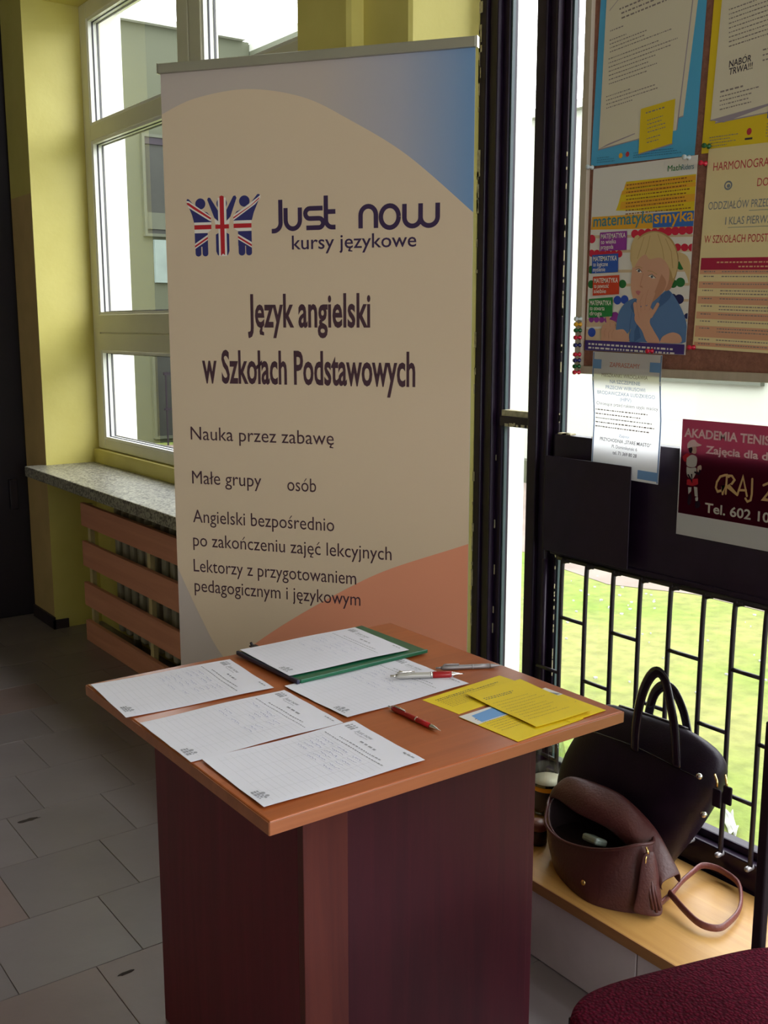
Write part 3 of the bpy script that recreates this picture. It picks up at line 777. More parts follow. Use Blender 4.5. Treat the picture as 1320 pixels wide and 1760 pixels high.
# middle figure
lcirc(590, 250, 74, 'navy', 1)
lpoly([(385, 190), (400, 160), (428, 165), (535, 350), (535, 500), (480, 450)], 'navy', 1); lpoly([(802, 178), (785, 145), (755, 152), (655, 345), (655, 495), (710, 440)], 'navy', 1)
lpoly([(496, 690), (535, 668), (535, 995), (515, 980), (496, 930)], 'navy', 1); lpoly([(685, 690), (650, 668), (650, 995), (665, 980), (685, 930)], 'navy', 1)
lpoly([(480, 465), (535, 505), (535, 540), (494, 540)], 'white', 2); lpoly([(705, 460), (650, 505), (650, 540), (690, 540)], 'white', 2)
lpoly([(536, 170), (650, 170), (650, 1000), (536, 1000)], 'white', 2)
lpoly([(562, 150), (590, 138), (622, 150), (622, 990), (592, 965), (562, 1000)], 'red', 3); lpoly([(494, 550), (686, 550), (686, 608), (494, 608)], 'red', 3)
A.build('logo', panel)
# --- lettering
A = Art(bconv)
pt, px = P_['text'], P_['purple']
def arc(cx, cy, rx, ry, a0, a1, n=12): return [(cx + rx * cos(R(a0 + (a1 - a0) * i / n)), cy + ry * sin(R(a0 + (a1 - a0) * i / n))) for i in range(n + 1)]
sw = .0118; zb, zt = 1.6975, 1.749
A.stroke([(.338, 1.770), (.338, 1.712)] + arc(.318, 1.712, .020, .020, 0, -90, 8) + [(.3125, 1.692)], sw, px, 4)
A.stroke([(.3525, zt)] + [(.3525, 1.720)] + arc(.3725, 1.718, .020, .0215, 180, 360, 14) + [(.3925, zt)], sw, px, 4)
A.stroke([(.4555, 1.7455), (.422, 1.7455)] + arc(.420, 1.733, .0125, .0125, 90, 270, 10) + [(.445, 1.7205)] + arc(.445, 1.709, .0115, .0115, 90, -90, 10) + [(.410, 1.6975)], sw, px, 4)
A.stroke([(.4645, 1.776), (.4645, 1.715)] + arc(.482, 1.715, .0175, .0175, 180, 270, 8) + [(.4905, 1.6975)], sw, px, 4)
A.stroke([(.4645, 1.736), (.4905, 1.736)], sw, px, 4)
A.stroke([(.5585, 1.692), (.5585, 1.724)] + arc(.579, 1.724, .0205, .0215, 180, 0, 14) + [(.5995, 1.692)], sw, px, 4)
A.stroke(arc(.636, 1.7185, .0235, .0265, 0, 360, 28), sw, px, 4)
A.stroke([(.6745, 1.748), (.6745, 1.716)] + arc(.6955, 1.715, .021, .021, 180, 360, 14) + [(.7165, 1.748)], sw, px, 4)
A.stroke([(.7165, 1.748), (.7165, 1.716)] + arc(.7385, 1.715, .022, .021, 180, 360, 14) + [(.7605, 1.748)], sw, px, 4)
A.text('kursy językowe', .369, 1.6445, .0345, px, width=.337, l=4, bold=.006)
A.text('Język angielski', .238, 1.4475, .082, pt, width=.346, l=4, bold=.022)
A.text('w Szkołach Podstawowych', .098, 1.298, .084, pt, width=.607, l=4, bold=.022)
A.text('Nauka przez zabawę', .056, 1.139, .036, pt, width=.425, l=4)
A.text('Małe grupy', .056, 1.016, .036, pt, width=.212, l=4); A.text('osób', .345, 1.010, .036, pt, width=.084, l=4)
A.text('Angielski bezpośrednio', .055, .906, .036, pt, width=.425, l=4)
A.text('po zakończeniu zajęć lekcyjnych', .053, .838, .036, pt, width=.589, l=4)
A.text('Lektorzy z przygotowaniem', .052, .764, .036, pt, width=.49, l=4)
A.text('pedagogicznym i językowym', .053, .706, .036, pt, width=.501, l=4)
A.build('lettering', panel)

# ================================================================== WOODEN COUNTER
ct = thing('wooden_counter', 'small square reddish wooden counter strewn with sign-up sheets and yellow flyers', 'counter', (1.07, 1.6, 0))
TX0, TX1, TY0, TY1 = .692, 1.442, 1.232, 1.958
tp = B(TX0 + .001, TX1 - .001, TY0 + .001, TY1 - .001, .7295, .75).build('tabletop', M['desk'], ct, bevel=.0025)
eb = MB(); eb.box(TX0, TX1, TY0 - .001, TY0 + .001, .7285, .7485); eb.box(TX0, TX1, TY1 - .001, TY1 + .001, .7285, .7485)
eb.box(TX0 - .001, TX0 + .001, TY0, TY1, .7285, .7485); eb.box(TX1 - .001, TX1 + .001, TY0, TY1, .7285, .7485)
eb.build('edge_band', M['desk_edge'], ct, bevel=.0006, seg=1)
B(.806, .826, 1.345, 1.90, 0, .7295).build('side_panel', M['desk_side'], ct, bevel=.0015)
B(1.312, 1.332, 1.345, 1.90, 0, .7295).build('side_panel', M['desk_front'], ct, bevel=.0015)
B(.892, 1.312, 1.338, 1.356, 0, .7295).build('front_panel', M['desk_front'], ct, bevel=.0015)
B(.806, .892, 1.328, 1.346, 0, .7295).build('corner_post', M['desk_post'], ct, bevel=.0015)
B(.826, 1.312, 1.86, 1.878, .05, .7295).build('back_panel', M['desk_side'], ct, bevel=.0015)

ZT = .7502
def wavy(seed, amp=.0022):
    r = random.Random(seed); a, b, c = r.uniform(0, 6), r.uniform(8, 14), r.uniform(9, 16)
    return lambda x, y: (x, y, .0012 + amp * (.5 + .5 * sin(b * y * 2 + a)) * (.35 + abs(x - .105) / .105 * .65) + amp * .4 * sin(c * x * 3 + a) ** 2)
def signup_sheet(label, bl, up, seed, z=ZT, group=None, amp=.002):
    up = Vector((*up, 0)).normalized(); rt = Vector((up.y, -up.x, 0))
    o, art = sheet('signup_sheet', label, 'paper', (bl[0], bl[1], z), rt, up, .21, .297, M['paper'], bend=wavy(seed, amp), nx=8, ny=14, thick=.0003)
    r = random.Random(seed)
    A = art()
    for k in range(18): A.rect(.012, .022 + k * .0115, .198, .0224 + k * .0115, M['pale_ink'], 1, 8)
    for x in (.024, .075, .125, .165): A.stroke([(x, .022 + .0195 * i) for i in range(11)], .0004, M['pale_ink'], 1)
    A.build('ruled_table', o)
    A = art()
    for i, x in enumerate((.014, .022, .030)):         # header: small figures, school name, title lines
        A.ell(x, .283, .0025, .003, M['grey_ink'], 2, 10); A.rect(x - .003, .269, x + .003, .279, M['grey_ink'], 2)
    A.text('Just now', .042, .272, .0085, M['grey_ink'], width=.048, l=2, bold=.01)
    A.text('kursy językowe', .048, .266, .0035, M['grey_ink'], width=.038, l=2)
    A.lines(.085, .252, .045, 1, .01, .0042, M['grey_ink'], 2, seed, fill=(.99, 1.))
    A.lines(.045, .236, .125, 1, .01, .0026, M['grey_ink'], 2, seed + 1, fill=(.99, 1.))
    A.lines(.165, .285, .03, 1, .01, .003, M['grey_ink'], 2, seed + 2, fill=(.99, 1.))
    A.lines(.014, .226, .18, 1, .01, .0022, M['grey_ink'], 2, seed + 3, fill=(.99, 1.))
    for q in range(3):                                  # foot stamp
        A.lines(.155, .016 - q * .0045, .035, 1, .01, .0030, M['grey_ink'], 2, seed + q + 7, fill=(.8, 1.))
    A.ell(.168, .0215, .004, .0035, M['grey_ink'], 2, 9); A.ell(.180, .0225, .0035, .0035, M['grey_ink'], 2, 9)
    A.build('letterhead', o)
    A = art()
    rows_ = r.randint(5, 8)
    for k in range(rows_):                              # handwriting
        y = .208 - k * .0115
        for x0, x1 in ((.03, .07), (.08, .118), (.128, .160)):
            if r.random() < .2: continue
            x = x0; pts = []
            e = x1 - r.uniform(0, .012)
            while x < e:
                pts.append((x, y + r.uniform(0, .0045))); x += r.uniform(.0014, .003)
            if len(pts) > 2: A.stroke(pts, .00055, M['ink'], 2)
    A.build('handwriting', o)
    return o
signup_sheet('white sign-up sheet at the front edge, nearest the counter corner', (.710, 1.4825), (1, -.018), 3)
signup_sheet('white sign-up sheet in the middle of the left edge, between two others', (.694, 1.697), (1, -.008), 5)
signup_sheet('white sign-up sheet at the back left corner of the counter', (.697, 1.9435), (1, -.065), 9)
signup_sheet('white sheet under the silver and red pen, partly below the green folder', (1.000, 1.7085), (1, .035), 13)
# green folder with a sheet on it
fo = thing('clip_folder', 'dark green clip folder lying at the back of the counter', 'folder', (1.19, 1.825, .7502), R(1.5))
MB().box(-.166, .166, -.118, .120, .0045, .0105).build('cover', M['folder'], fo, bevel=.003, local=True)
MB().box(-.169, -.162, -.120, .122, .0032, .0122).build('spine', M['folder_edge'], fo, bevel=.002, local=True)
MB().box(-.160, .166, -.120, -.116, .0036, .0116).build('front_edge', M['folder'], fo, bevel=.0015, local=True)
cl = MB(); cl.box(-.128, -.112, .118, .136, .010, .0125); cl.tube([(-.12, .136, .0115), (-.12, .142, .016)], .003, 8)
cl.build('clip', M['black_metal'], fo, local=True)
WLF = signup_sheet('white sign-up sheet lying on top of the green folder', (1.026, 1.9395), (1, -.012), 17, z=.7625, amp=.0012)

# pens
def pen(name, label, a, b, rad, body, tip, grip=None, z=ZT):
    a = Vector((*a, z + rad)); b = Vector((*b, z + rad)); d = (b - a).normalized(); L = (b - a).length
    t = thing(name, label, 'pen', tuple(a))
    V = lambda s: tuple(a + d * s)
    MB().lathe([(rad * .72, .004), (rad * .95, .010), (rad, .03), (rad, L * .62), (rad * .98, L * .80)], a, 16, axis=d).build('barrel', body, t)
    MB().lathe([(rad * .96, 0), (rad * .9, .004), (rad * .5, .016), (rad * .22, .022), (rad * .1, L * .2)], a + d * L * .80, 16, axis=d).build('tip', tip, t)
    MB().lathe([(rad * .4, -.007), (rad * .45, .0), (rad * .45, .006)], a, 12, axis=d).build('push_button', tip, t)
    MB().lathe([(rad * 1.05, 0), (rad * 1.08, .001), (rad * 1.05, .003)], a + d * L * .52, 16, axis=d).build('ring', tip, t)
    s = d.cross(Vector((0, 0, 1)))
    MB().tube([tuple(a + Vector((0, 0, rad * .9)) + d * .008), tuple(a + Vector((0, 0, rad * 1.45)) + d * .012), tuple(a + Vector((0, 0, rad * 1.25)) + d * .042)], rad * .3, 6).build('clip', tip, t)
    if grip:
        MB().lathe([(rad * 1.02, 0), (rad * 1.14, .003), (rad * 1.14, L * .24), (rad * 1.0, L * .27)], a + d * L * .55, 16, axis=d).build('grip', grip, t)
    return t
pen('pen', 'red ballpoint pen lying alone on the bare middle of the counter', (1.097, 1.488), (1.100, 1.346), .0048, M['red_plastic'], M['chrome'])
pen('pen', 'silver pen with a red grip lying on a white sheet', (1.199, 1.617), (1.322, 1.546), .0060, M['silver'], M['chrome'], M['red_plastic'], z=ZT + .003)
pen('pen', 'slim grey pen lying at the back right edge of the counter', (1.312, 1.613), (1.428, 1.550), .0050, M['grey_plastic'], M['grey_plastic'])

# yellow flyers
def flyer(label, bl, up, w, h, z, seed, photo=None, bend=None, rows=9):
    up = Vector((*up, 0)).normalized(); rt = Vector((up.y, -up.x, 0))
    o, art = sheet('yellow_flyer', label, 'flyer', (bl[0], bl[1], z), rt, up, w, h, M['yellow_paper'], bend=bend, nx=6, ny=8, thick=.0008)
    A = art()
    A.lines(w * .08, h * .80, w * .8, 2, .0065, .0022, P_['dark'], 2, seed)
    A.lines(w * .08, h * .66, w * .84, rows, h * .062, .0016, mat('brown_small_print', (.38, .24, .02), .6), 2, seed + 2)
    A.build('lettering', o)
    if photo: A = art(); photo(A, w, h); A.build('photo_print', o)
    return o
curl = lambda a: (lambda x, y: (x, y, .001 + a * (x / .1) ** 2 + .0008 * sin(y * 40)))
def photo_a(A, w, h):
    A.rect(.0, h - .050, w, h, P_['posterwhite'], 2, 6)
    A.poly([(w * .08, h - .046), (w * .50, h - .046), (w * .60, h - .005), (w * .12, h - .012)], P_['ltblue'], 3)
    A.poly([(w * .66, h - .046), (w * .95, h - .046), (w * .95, h - .006), (w * .70, h - .008)], P_['lavender'], 3)
def photo_b(A, w, h):
    A.rect(.0, h - .046, w, h, P_['posterwhite'], 2, 6)
    A.poly([(w * .10, h - .042), (w * .9, h - .042), (w * .86, h - .008), (w * .12, h - .012)], P_['photo_pink'], 3)
    A.poly([(w * .72, h - .042), (w * .97, h - .042), (w * .86, h - .020)], P_['slate'], 4)
flyer('yellow flyer lying furthest back, half under the silver pen end', (1.185, 1.398), (-.09, 1), .215, .098, ZT + .0003, 31, rows=6)
flyer('yellow flyer with a blue and white picture, nearest the counter front', (1.182, 1.2385), (-.05, 1), .170, .148, ZT + .0012, 35, photo_a, rows=6)
flyer('yellow flyer with a pink photograph at the right end of the counter', (1.318, 1.248), (-.03, 1), .096, .152, ZT + .0022, 37, photo_b, rows=6)
flyer('yellow flyer without a picture, topmost of the spread', (1.248, 1.262), (.045, 1), .135, .200, ZT + .0038, 39, bend=curl(.002), rows=9)

# ================================================================== BENCH AND WHAT LIES ON IT
be = thing('low_bench', 'low golden wooden bench board running along under the barred window', 'bench', (1.77, 1.35, 0))
B(1.588, 1.940, .70, 1.935, .1685, .195).build('board', M['bench'], be, bevel=.002)
B(1.5865, 1.589, .70, 1.935, .1695, .1945).build('edge_band', M['bench_edge'], be)
stp = struct('lit_floor_riser', B(1.60, 1.945, .66, 1.932, 0, .168), M['step'], bevel=.003)  # riser added to stand in for lit floor under the bench front
for k in range(4): B(1.594, 1.60, .672 + .315 * k, .672 + .315 * k + .311, .002, .166).build('tile', M['step'], stp, bevel=.0015)
ZB = .1955

# --- black tote
to = thing('black_tote_bag', 'black leather tote bag with upright handles leaning on the window bars', 'bag', (1.855, 1.57, ZB))
prof = [(.0, 1.445, 1.745, .052), (.04, 1.425, 1.768, .060), (.10, 1.385, 1.775, .064), (.17, 1.348, 1.765, .063), (.225, 1.322, 1.742, .058), (.28, 1.300, 1.712, .050), (.318, 1.302, 1.690, .036), (.342, 1.325, 1.668, .022), (.355, 1.375, 1.645, .012), (.358, 1.41, 1.62, .004)]
def tote_ring(h, y0, y1, d, k, N=40):
    out = []; yc = (y0 + y1) / 2; hw = (y1 - y0) / 2
    for i in range(N):
        A_ = 2 * pi * i / N; c, s = cos(A_), sin(A_); e = .55
        yy = yc + hw * math.copysign(abs(c) ** e, c); xx = 1.852 + .012 * h / .36 + d * math.copysign(abs(s) ** .7, s)
        xx += .004 * sin(yy * 23 + h * 17) * (d / .07)
        out.append((xx, yy, ZB + h + .004 * sin(yy * 14) * (h / .36)))
    return out
tb = MB(); tb.grid([tote_ring(*q, k) for k, q in enumerate(prof)], closed=True)
tb.add(tote_ring(*prof[0], 0), [tuple(range(40))]); tb.add(tote_ring(*prof[-1], 0), [tuple(range(40))])
tb.build('body', M['tote'], to, sub=1)
def tote_x(y, h, side=-1):
    for (h0, a0, b0, d0), (h1, a1, b1, d1) in zip(prof, prof[1:]):
        if h0 <= h <= h1:
            t = (h - h0) / (h1 - h0); d = d0 + (d1 - d0) * t; a = a0 + (a1 - a0) * t; b = b0 + (b1 - b0) * t
            q = max(0., 1 - (abs(y - (a + b) / 2) / ((b - a) / 2)) ** 3.6); return 1.852 + .012 * h / .36 + side * d * q ** .3
    return 1.85
def handle(pts, nm):
    sp = smooth_path(pts, 6)
    MB().tube(sp, .0125, 10, flat=.34, up=(1, 0, 0)).build(nm, M['tote_gloss'], to)
handle([(tote_x(1.512, .29) - .003, 1.512, ZB + .29), (1.806, 1.506, .545), (1.802, 1.492, .619), (1.802, 1.472, .672), (1.802, 1.449, .694), (1.802, 1.427, .680), (1.802, 1.409, .629), (1.806, 1.398, .572), (tote_x(1.394, .29) - .003, 1.394, ZB + .29)], 'handle')
handle([(tote_x(1.552, .29, 1) + .003, 1.552, ZB + .29), (1.898, 1.549, .52), (1.900, 1.537, .59), (1.900, 1.511, .623), (1.900, 1.48, .622), (1.899, 1.45, .584), (1.897, 1.430, .533), (tote_x(1.424, .29, 1) + .003, 1.424, ZB + .29)], 'handle')
sm = MB(); sm.tube([(tote_x(y, .285 + .012 * sin((y - 1.35) * 9)) - .001, y, ZB + .285 + .012 * sin((y - 1.35) * 9)) for y in [1.335 + .0165 * i for i in range(20)]], .0022, 6)
sm.tube([(1.868, y, ZB + .352 + .004 * sin(y * 14) + .006) for y in [1.41 + .02 * i for i in range(11)]], .004, 6)
sm.build('piping', M['tote_gloss'], to)
for (x, y, z) in ((1.812, 1.330, .490), (1.818, 1.318, .405)):
    t_ = MB(); t_.lathe([(.004, 0), (.0075, .001), (.0075, .006), (.003, .009)], (x, y, z), 12, axis=(-1, -.3, 0)); t_.build('stud', M['chrome'], to)
zp = MB(); zp.tube([(1.825, 1.302, .500), (1.820, 1.292, .490), (1.820, 1.290, .476)], .0028, 6); zp.tube([(1.845, 1.290, .498), (1.84, 1.282, .485), (1.84, 1.280, .470)], .0028, 6)
zp.build('zip_pull', M['gold'], to)
for (x, y, z) in ((1.819, 1.289, .455), (1.839, 1.277, .460)):
    B(x - .003, x + .003, y - .011, y + .011, z - .024, z + .018).build('leather_tag', M['tote'], to, bevel=.003)

# --- brown slouchy bag, open
bb = thing('brown_handbag', 'slouchy brown leather handbag lying open on the bench, flap folded back', 'bag', (1.71, 1.50, ZB))
base = [(1.700, 1.655), (1.662, 1.61), (1.637, 1.56), (1.619, 1.50), (1.619, 1.45), (1.642, 1.40), (1.682, 1.35), (1.735, 1.358), (1.768, 1.40), (1.778, 1.47), (1.778, 1.55), (1.772, 1.60), (1.752, 1.64), (1.728, 1.66)]
rim = [(1.688, 1.662, .325), (1.656, 1.635, .300), (1.650, 1.585, .285), (1.650, 1.505, .296), (1.656, 1.425, .325), (1.678, 1.385, .345), (1.712, 1.372, .345), (1.742, 1.390, .338), (1.768, 1.43, .348), (1.778, 1.50, .370), (1.778, 1.60, .372), (1.768, 1.655, .366), (1.745, 1.682, .345), (1.715, 1.682, .330)]
def bagrow(t, inset=0., lift=0.):
    out = []
    for i, ((bx, by_), (rx, ry, rz)) in enumerate(zip(base, rim)):
        bul = 1 + .10 * sin(pi * min(1, t * 1.05)) + .025 * sin(t * 9 + i * 1.9)
        x = bx + (rx - bx) * t; y = by_ + (ry - by_) * t; cx, cy = 1.712, 1.51
        x = cx + (x - cx) * bul * (1 - inset); y = cy + (y - cy) * (bul * .35 + .65) * (1 - inset)
        z = ZB + lift + (rz - ZB - lift) * t ** 1.02
        x = min(x, 1.7795)
        out.append((x, y, z))
    return out
bd = MB()
outer = [bagrow(t) for t in (0, .06, .2, .36, .52, .68, .84, .95, 1)]
inner = [bagrow(t, .05, .01) for t in (.97, .8, .6, .45)]
bd.grid(outer + inner[:1], closed=True)
bd.add(outer[0], [tuple(range(14))])
bd.build('body', M['brown_bag'], bb, sub=2)
li = MB(); li.grid([bagrow(.985, .045)] + inner, closed=True); li.add(inner[-1], [tuple(range(14))])
li.build('lining', M['bag_lining'], bb, sub=1)
MB().tube(smooth_path([Vector(q) + Vector((0, 0, .001)) for q in rim + rim[:1]], 4)[:-1], .0036, 8, closed=True).build('rim_piping', M['brown_bag'], bb)
ridge = [(1.735, 1.682, .350), (1.756, 1.672, .376), (1.768, 1.635, .389), (1.772, 1.58, .392), (1.773, 1.52, .391), (1.772, 1.475, .384), (1.770, 1.435, .366), (1.766, 1.395, .343), (1.762, 1.360, .312), (1.758, 1.328, .278)]
flp = MB()
def frow(dx, dz, dy=0., grow=0.):
    return [(x + dx * (1 + grow * i / 9) * (.2 + .8 * min(1, i / 3)), y + dy, z + dz * (.55 + .45 * sin(pi * min(1, (i + .4) / 9.5))) + .004 * sin(i * 2.1 + dx * 90)) for i, (x, y, z) in enumerate(ridge)]
flp.grid([frow(.006, -.060), frow(.006, -.025), frow(.003, -.004), frow(-.012, .003), frow(-.034, -.004, .002), frow(-.058, -.016, .004, -.1), frow(-.080, -.034, .006, -.35), frow(-.094, -.056, .008, -.6)])
flp.build('flap', M['brown_bag'], bb, solid=.005, sub=2)
gs = MB()                                                    # side gusset fold
gs.grid([[(1.700, 1.352, .345), (1.712, 1.346, .28), (1.716, 1.338, .22), (1.705, 1.325, ZB + .008)], [(1.690, 1.356, .343), (1.690, 1.338, .28), (1.690, 1.326, .22), (1.684, 1.322, ZB + .007)], [(1.676, 1.368, .340), (1.664, 1.362, .28), (1.656, 1.366, .22), (1.650, 1.372, ZB + .007)]])
gs.build('gusset', M['brown_bag'], bb, solid=.005, sub=2)
rg = MB(); rg.tube([(1.690 + .011 * cos(a), 1.362 + .004 * cos(a), .318 + .016 * sin(a)) for a in [2 * pi * i / 18 for i in range(18)]], .0020, 8, closed=True)
rg.tube([(1.690, 1.366, .345), (1.686, 1.36, .340), (1.688, 1.358, .334)], .003, 8); rg.lathe([(.003, 0), (.006, .003), (.006, .008), (.003, .011)], (1.690, 1.356, .292), 12)
rg.build('gold_ring', M['gold'], bb)
ts = MB()
for i in range(9):
    a = 2 * pi * i / 9; r_ = .005 if i else 0
    ts.tube([(1.690 + r_ * cos(a), 1.355 + r_ * sin(a), .293), (1.690 + r_ * 1.9 * cos(a), 1.348 + r_ * 1.9 * sin(a), .255), (1.692 + r_ * 2.4 * cos(a), 1.336 + r_ * 2.2 * sin(a), .213 + .003 * (i % 3))], [.0035, .004, .0034], 6)
ts.build('tassel', M['brown_bag'], bb)
MB().lathe([(.004, 0), (.006, .001), (.006, .003)], (1.6175, 1.475, .238), 12, axis=(-1, 0, .1)).build('stud', M['gold'], bb)
spath = smooth_path([(1.688, 1.345, .200), (1.745, 1.354, .204), (1.790, 1.364, .2065), (1.828, 1.373, .212), (1.872, 1.380, .216), (1.906, 1.382, .220), (1.925, 1.366, .219), (1.932, 1.340, .216), (1.924, 1.295, .211), (1.881, 1.256, .207), (1.835, 1.230, .204), (1.788, 1.217, .204), (1.752, 1.214, .204), (1.732, 1.230, .205), (1.727, 1.256, .207), (1.738, 1.298, .211), (1.752, 1.338, .216), (1.757, 1.352, .2175)], 6)
MB().tube([p + Vector((0, 0, .006)) for p in spath], .0085, 10, flat=.5, up=(1, 0, .05)).build('strap', M['strap'], bb)
MB().tube([(1.908 + .008 * cos(a), 1.383, .226 + .005 * sin(a)) for a in [2 * pi * i / 12 for i in range(12)]], .0014, 6, closed=True).build('strap_ring', M['chrome'], bb)

tp_ = MB().box(-.030, .030, -.016, .016, -.008, .008).build('tissue_pack', mat('pale_green_wrapper', (.30, .36, .33), .4, var=.2), None, bevel=.005)
tp_.location = (1.692, 1.515, .2995); tp_.rotation_euler = (R(20), R(12), R(75))
tag(tp_, 'pale green tissue packet showing inside the open brown handbag', 'tissues')

# --- bottle and cup
bo = thing('cola_bottle', 'large clear plastic bottle of dark cola behind the brown handbag', 'bottle', (1.865, 1.838, ZB))
c = (1.865, 1.838, ZB)
MB().lathe([(.036, 0), (.044, .006), (.0455, .02), (.0455, .10), (.0445, .125), (.0455, .14), (.044, .165), (.036, .195), (.025, .222), (.0155, .245), (.0135, .26), (.0135, .275), (.012, .276)], c, 36).build('bottle_shell', M['pet'], bo)
MB().lathe([(.034, .003), (.0435, .01), (.0445, .02), (.0445, .085), (.0445, .086)], c, 32).build('cola', M['cola'], bo)
MB().lathe([(.0440, .0862), (.0440, .0872)], c, 32).build('drink_surface', M['foam'], bo)
MB().lathe([(.0462, .018), (.0464, .02), (.0464, .066), (.0462, .068)], c, 36, cap=False).build('label', M['label_dark'], bo)
MB().lathe([(.0462, .068), (.0464, .069), (.0464, .079), (.0462, .080)], c, 36, cap=False).build('label_band', M['label_yellow'], bo)
MB().lathe([(.0145, .258), (.0155, .26), (.0155, .277), (.0145, .279)], c, 20).build('cap', mat('dark_bottle_cap', (.02, .02, .05), .4, var=.1), bo)
cu = thing('small_jar', 'small dark jar with a brown lid between bottle and brown handbag', 'jar', (1.722, 1.726, ZB))
MB().lathe([(.020, 0), (.023, .003), (.023, .036), (.022, .038)], (1.722, 1.726, ZB), 24).build('pot', mat('dark_jar', (.02, .012, .016), .3, var=.2), cu)
MB().lathe([(.0235, .038), (.024, .040), (.0235, .050), (.018, .057), (.008, .060)], (1.722, 1.726, ZB), 24).build('lid', mat('brown_lid', (.22, .07, .05), .4, var=.2), cu)

# ================================================================== NOTICEBOARD
UY, UZ = (0, -1, 0), (0, 0, 1)
nb = thing('noticeboard', 'brown cork noticeboard in a pale wooden frame crowded with posters', 'noticeboard', (1.93, 1.15, 1.33))
BY0, BY1, BZ0, BZ1 = .45, 1.838, 1.334, 2.72
B(1.926, 1.944, BY0 + .01, BY1 - .01, BZ0 + .01, BZ1 - .01).build('cork', M['cork'], nb)
B(1.914, 1.946, BY1 - .021, BY1, BZ0, BZ1).build('frame_side', M['board_frame'], nb, bevel=.0015)
B(1.914, 1.946, BY0, BY0 + .021, BZ0, BZ1).build('frame_side', M['board_frame'], nb, bevel=.0015)
B(1.9145, 1.9455, BY0 + .021, BY1 - .021, BZ0 - .0, BZ0 + .019).build('frame_rail', M['board_frame'], nb, bevel=.0015)
B(1.9145, 1.9455, BY0 + .021, BY1 - .021, BZ1 - .021, BZ1).build('frame_rail', M['board_frame'], nb, bevel=.0015)

def board_sheet(name, label, cat, y, z, w, h, m, x=1.9245, rot=0., bend=None, thick=.0004, nx=1, ny=1):
    u = (0, -cos(R(rot)), sin(R(rot))); v = (0, sin(R(rot)), cos(R(rot)))
    return sheet(name, label, cat, (x, y, z), u, v, w, h, m, thick=thick, bend=bend, nx=nx, ny=ny)
SP = mat('poster_small_print', (.26, .21, .20), .6)

# blue poster
o, art = board_sheet('blue_poster', 'bright blue poster of white pages with a yellow note, top left', 'poster', 1.814, 1.822, .300, .424, P_['sky'], rot=-2.2)
A = art()
A.poly([(.06, .05), (.262, .085), (.285, .43 - .006), (.10, .424)], P_['page'], 1)
A.poly([(.058, .0475), (.2625, .0825), (.2635, .0845), (.06, .050)], P_['page_edge'], 2)
A.poly([(.022, .036), (.246, .056), (.270, .424), (.018, .424)], P_['page'], 3)
A.poly([(.246, .056), (.249, .057), (.272, .424), (.270, .424)], P_['page_edge'], 3)
A.poly([(.020, .034), (.146, .0475), (.146, .0495), (.021, .0365)], P_['page_edge'], 4)
A.poly([(.020, .036), (.13, .060), (.13, .062), (.05, .046)], P_['page_edge'], 4)
A.poly([(.044, .362), (.092, .366), (.094, .40), (.046, .396)], P_['yel'], 4)
A.stroke([(.030, .338), (.062, .362), (.105, .354), (.104, .41)], .0014, P_['page_edge'], 4)
A.text('Opiekun', .043, .381, .0085, P_['dark'], width=.044, l=5, rot=R(4), shear=.15); A.text('Dzienny', .047, .3695, .0085, P_['dark'], width=.044, l=5, rot=R(4), shear=.15)
A.lines(.126, .392, .12, 1, .02, .012, P_['dark'], 4, 40, rot=R(4), fill=(.95, 1.))
A.lines(.046, .332, .18, 3, .0105, .0035, SP, 4, 41, rot=R(6.5), fill=(.75, 1.), cx=True)
A.lines(.036, .292, .045, 1, .0105, .0024, SP, 4, 42, rot=R(6.5))
A.lines(.036, .272, .19, 4, .0085, .0022, SP, 4, 43, rot=R(6.5), fill=(.25, 1.))
A.lines(.036, .232, .20, 7, .0092, .0022, SP, 4, 44, rot=R(6.5), fill=(.55, 1.))
A.lines(.036, .150, .18, 4, .0085, .0022, SP, 4, 45, rot=R(6.5), fill=(.2, 1.))
A.poly([(.145, .016), (.238, .030), (.238, .122), (.143, .122 - .01)], P_['yel'], 6); A.poly([(.145, .014), (.238, .027), (.242, .032), (.238, .030), (.145, .016)], P_['page_edge'], 5)
A.lines(.158, .100, .06, 1, .01, .003, SP, 7, 46, rot=R(7)); A.lines(.164, .084, .062, 4, .0085, .0022, SP, 7, 47, rot=R(7)); A.lines(.166, .045, .05, 2, .0085, .0022, SP, 7, 48, rot=R(7))
bl2 = mat('blue_small_print', (.04, .20, .38), .6)
A.lines(.020, .016, .06, 3, .005, .0018, bl2, 4, 49); A.lines(.13, .018, .14, 3, .005, .0018, bl2, 4, 50)
A.ell(.092, .0165, .006, .006, P_['amber'], 4, 10); A.ell(.112, .018, .0055, .006, P_['cherry'], 4, 10)
A.build('print', o)

# yellow poster
o, art = board_sheet('yellow_poster', 'yellow poster of white pages announcing NABÓR TRWA, top right', 'poster', 1.4965, 1.811, .300, .424, P_['yel'], rot=-2.4)
A = art()
A.poly([(.030, .060), (.30, .075), (.30, .424), (.05, .424)], P_['page'], 1); A.poly([(.028, .058), (.30, .073), (.30, .0755), (.030, .0605)], P_['page_edge'], 2)
A.poly([(.017, .066), (.30, .100), (.30, .424), (.022, .424)], P_['page'], 3); A.poly([(.016, .064), (.30, .098), (.30, .1005), (.017, .0665)], P_['page_edge'], 4)
A.poly([(.018, .066), (.05, .058), (.19, .086), (.19, .088)], P_['page_edge'], 4)
A.lines(.060, .318, .20, 2, .011, .0040, SP, 4, 51, rot=R(6), fill=(.7, 1.), cx=True)
A.lines(.040, .277, .25, 9, .0090, .0022, SP, 4, 52, rot=R(6), fill=(.6, 1.))
A.text('NABÓR', .052, .1655, .0125, P_['dark'], width=.053, l=4, bold=.012, rot=R(5), shear=.1)
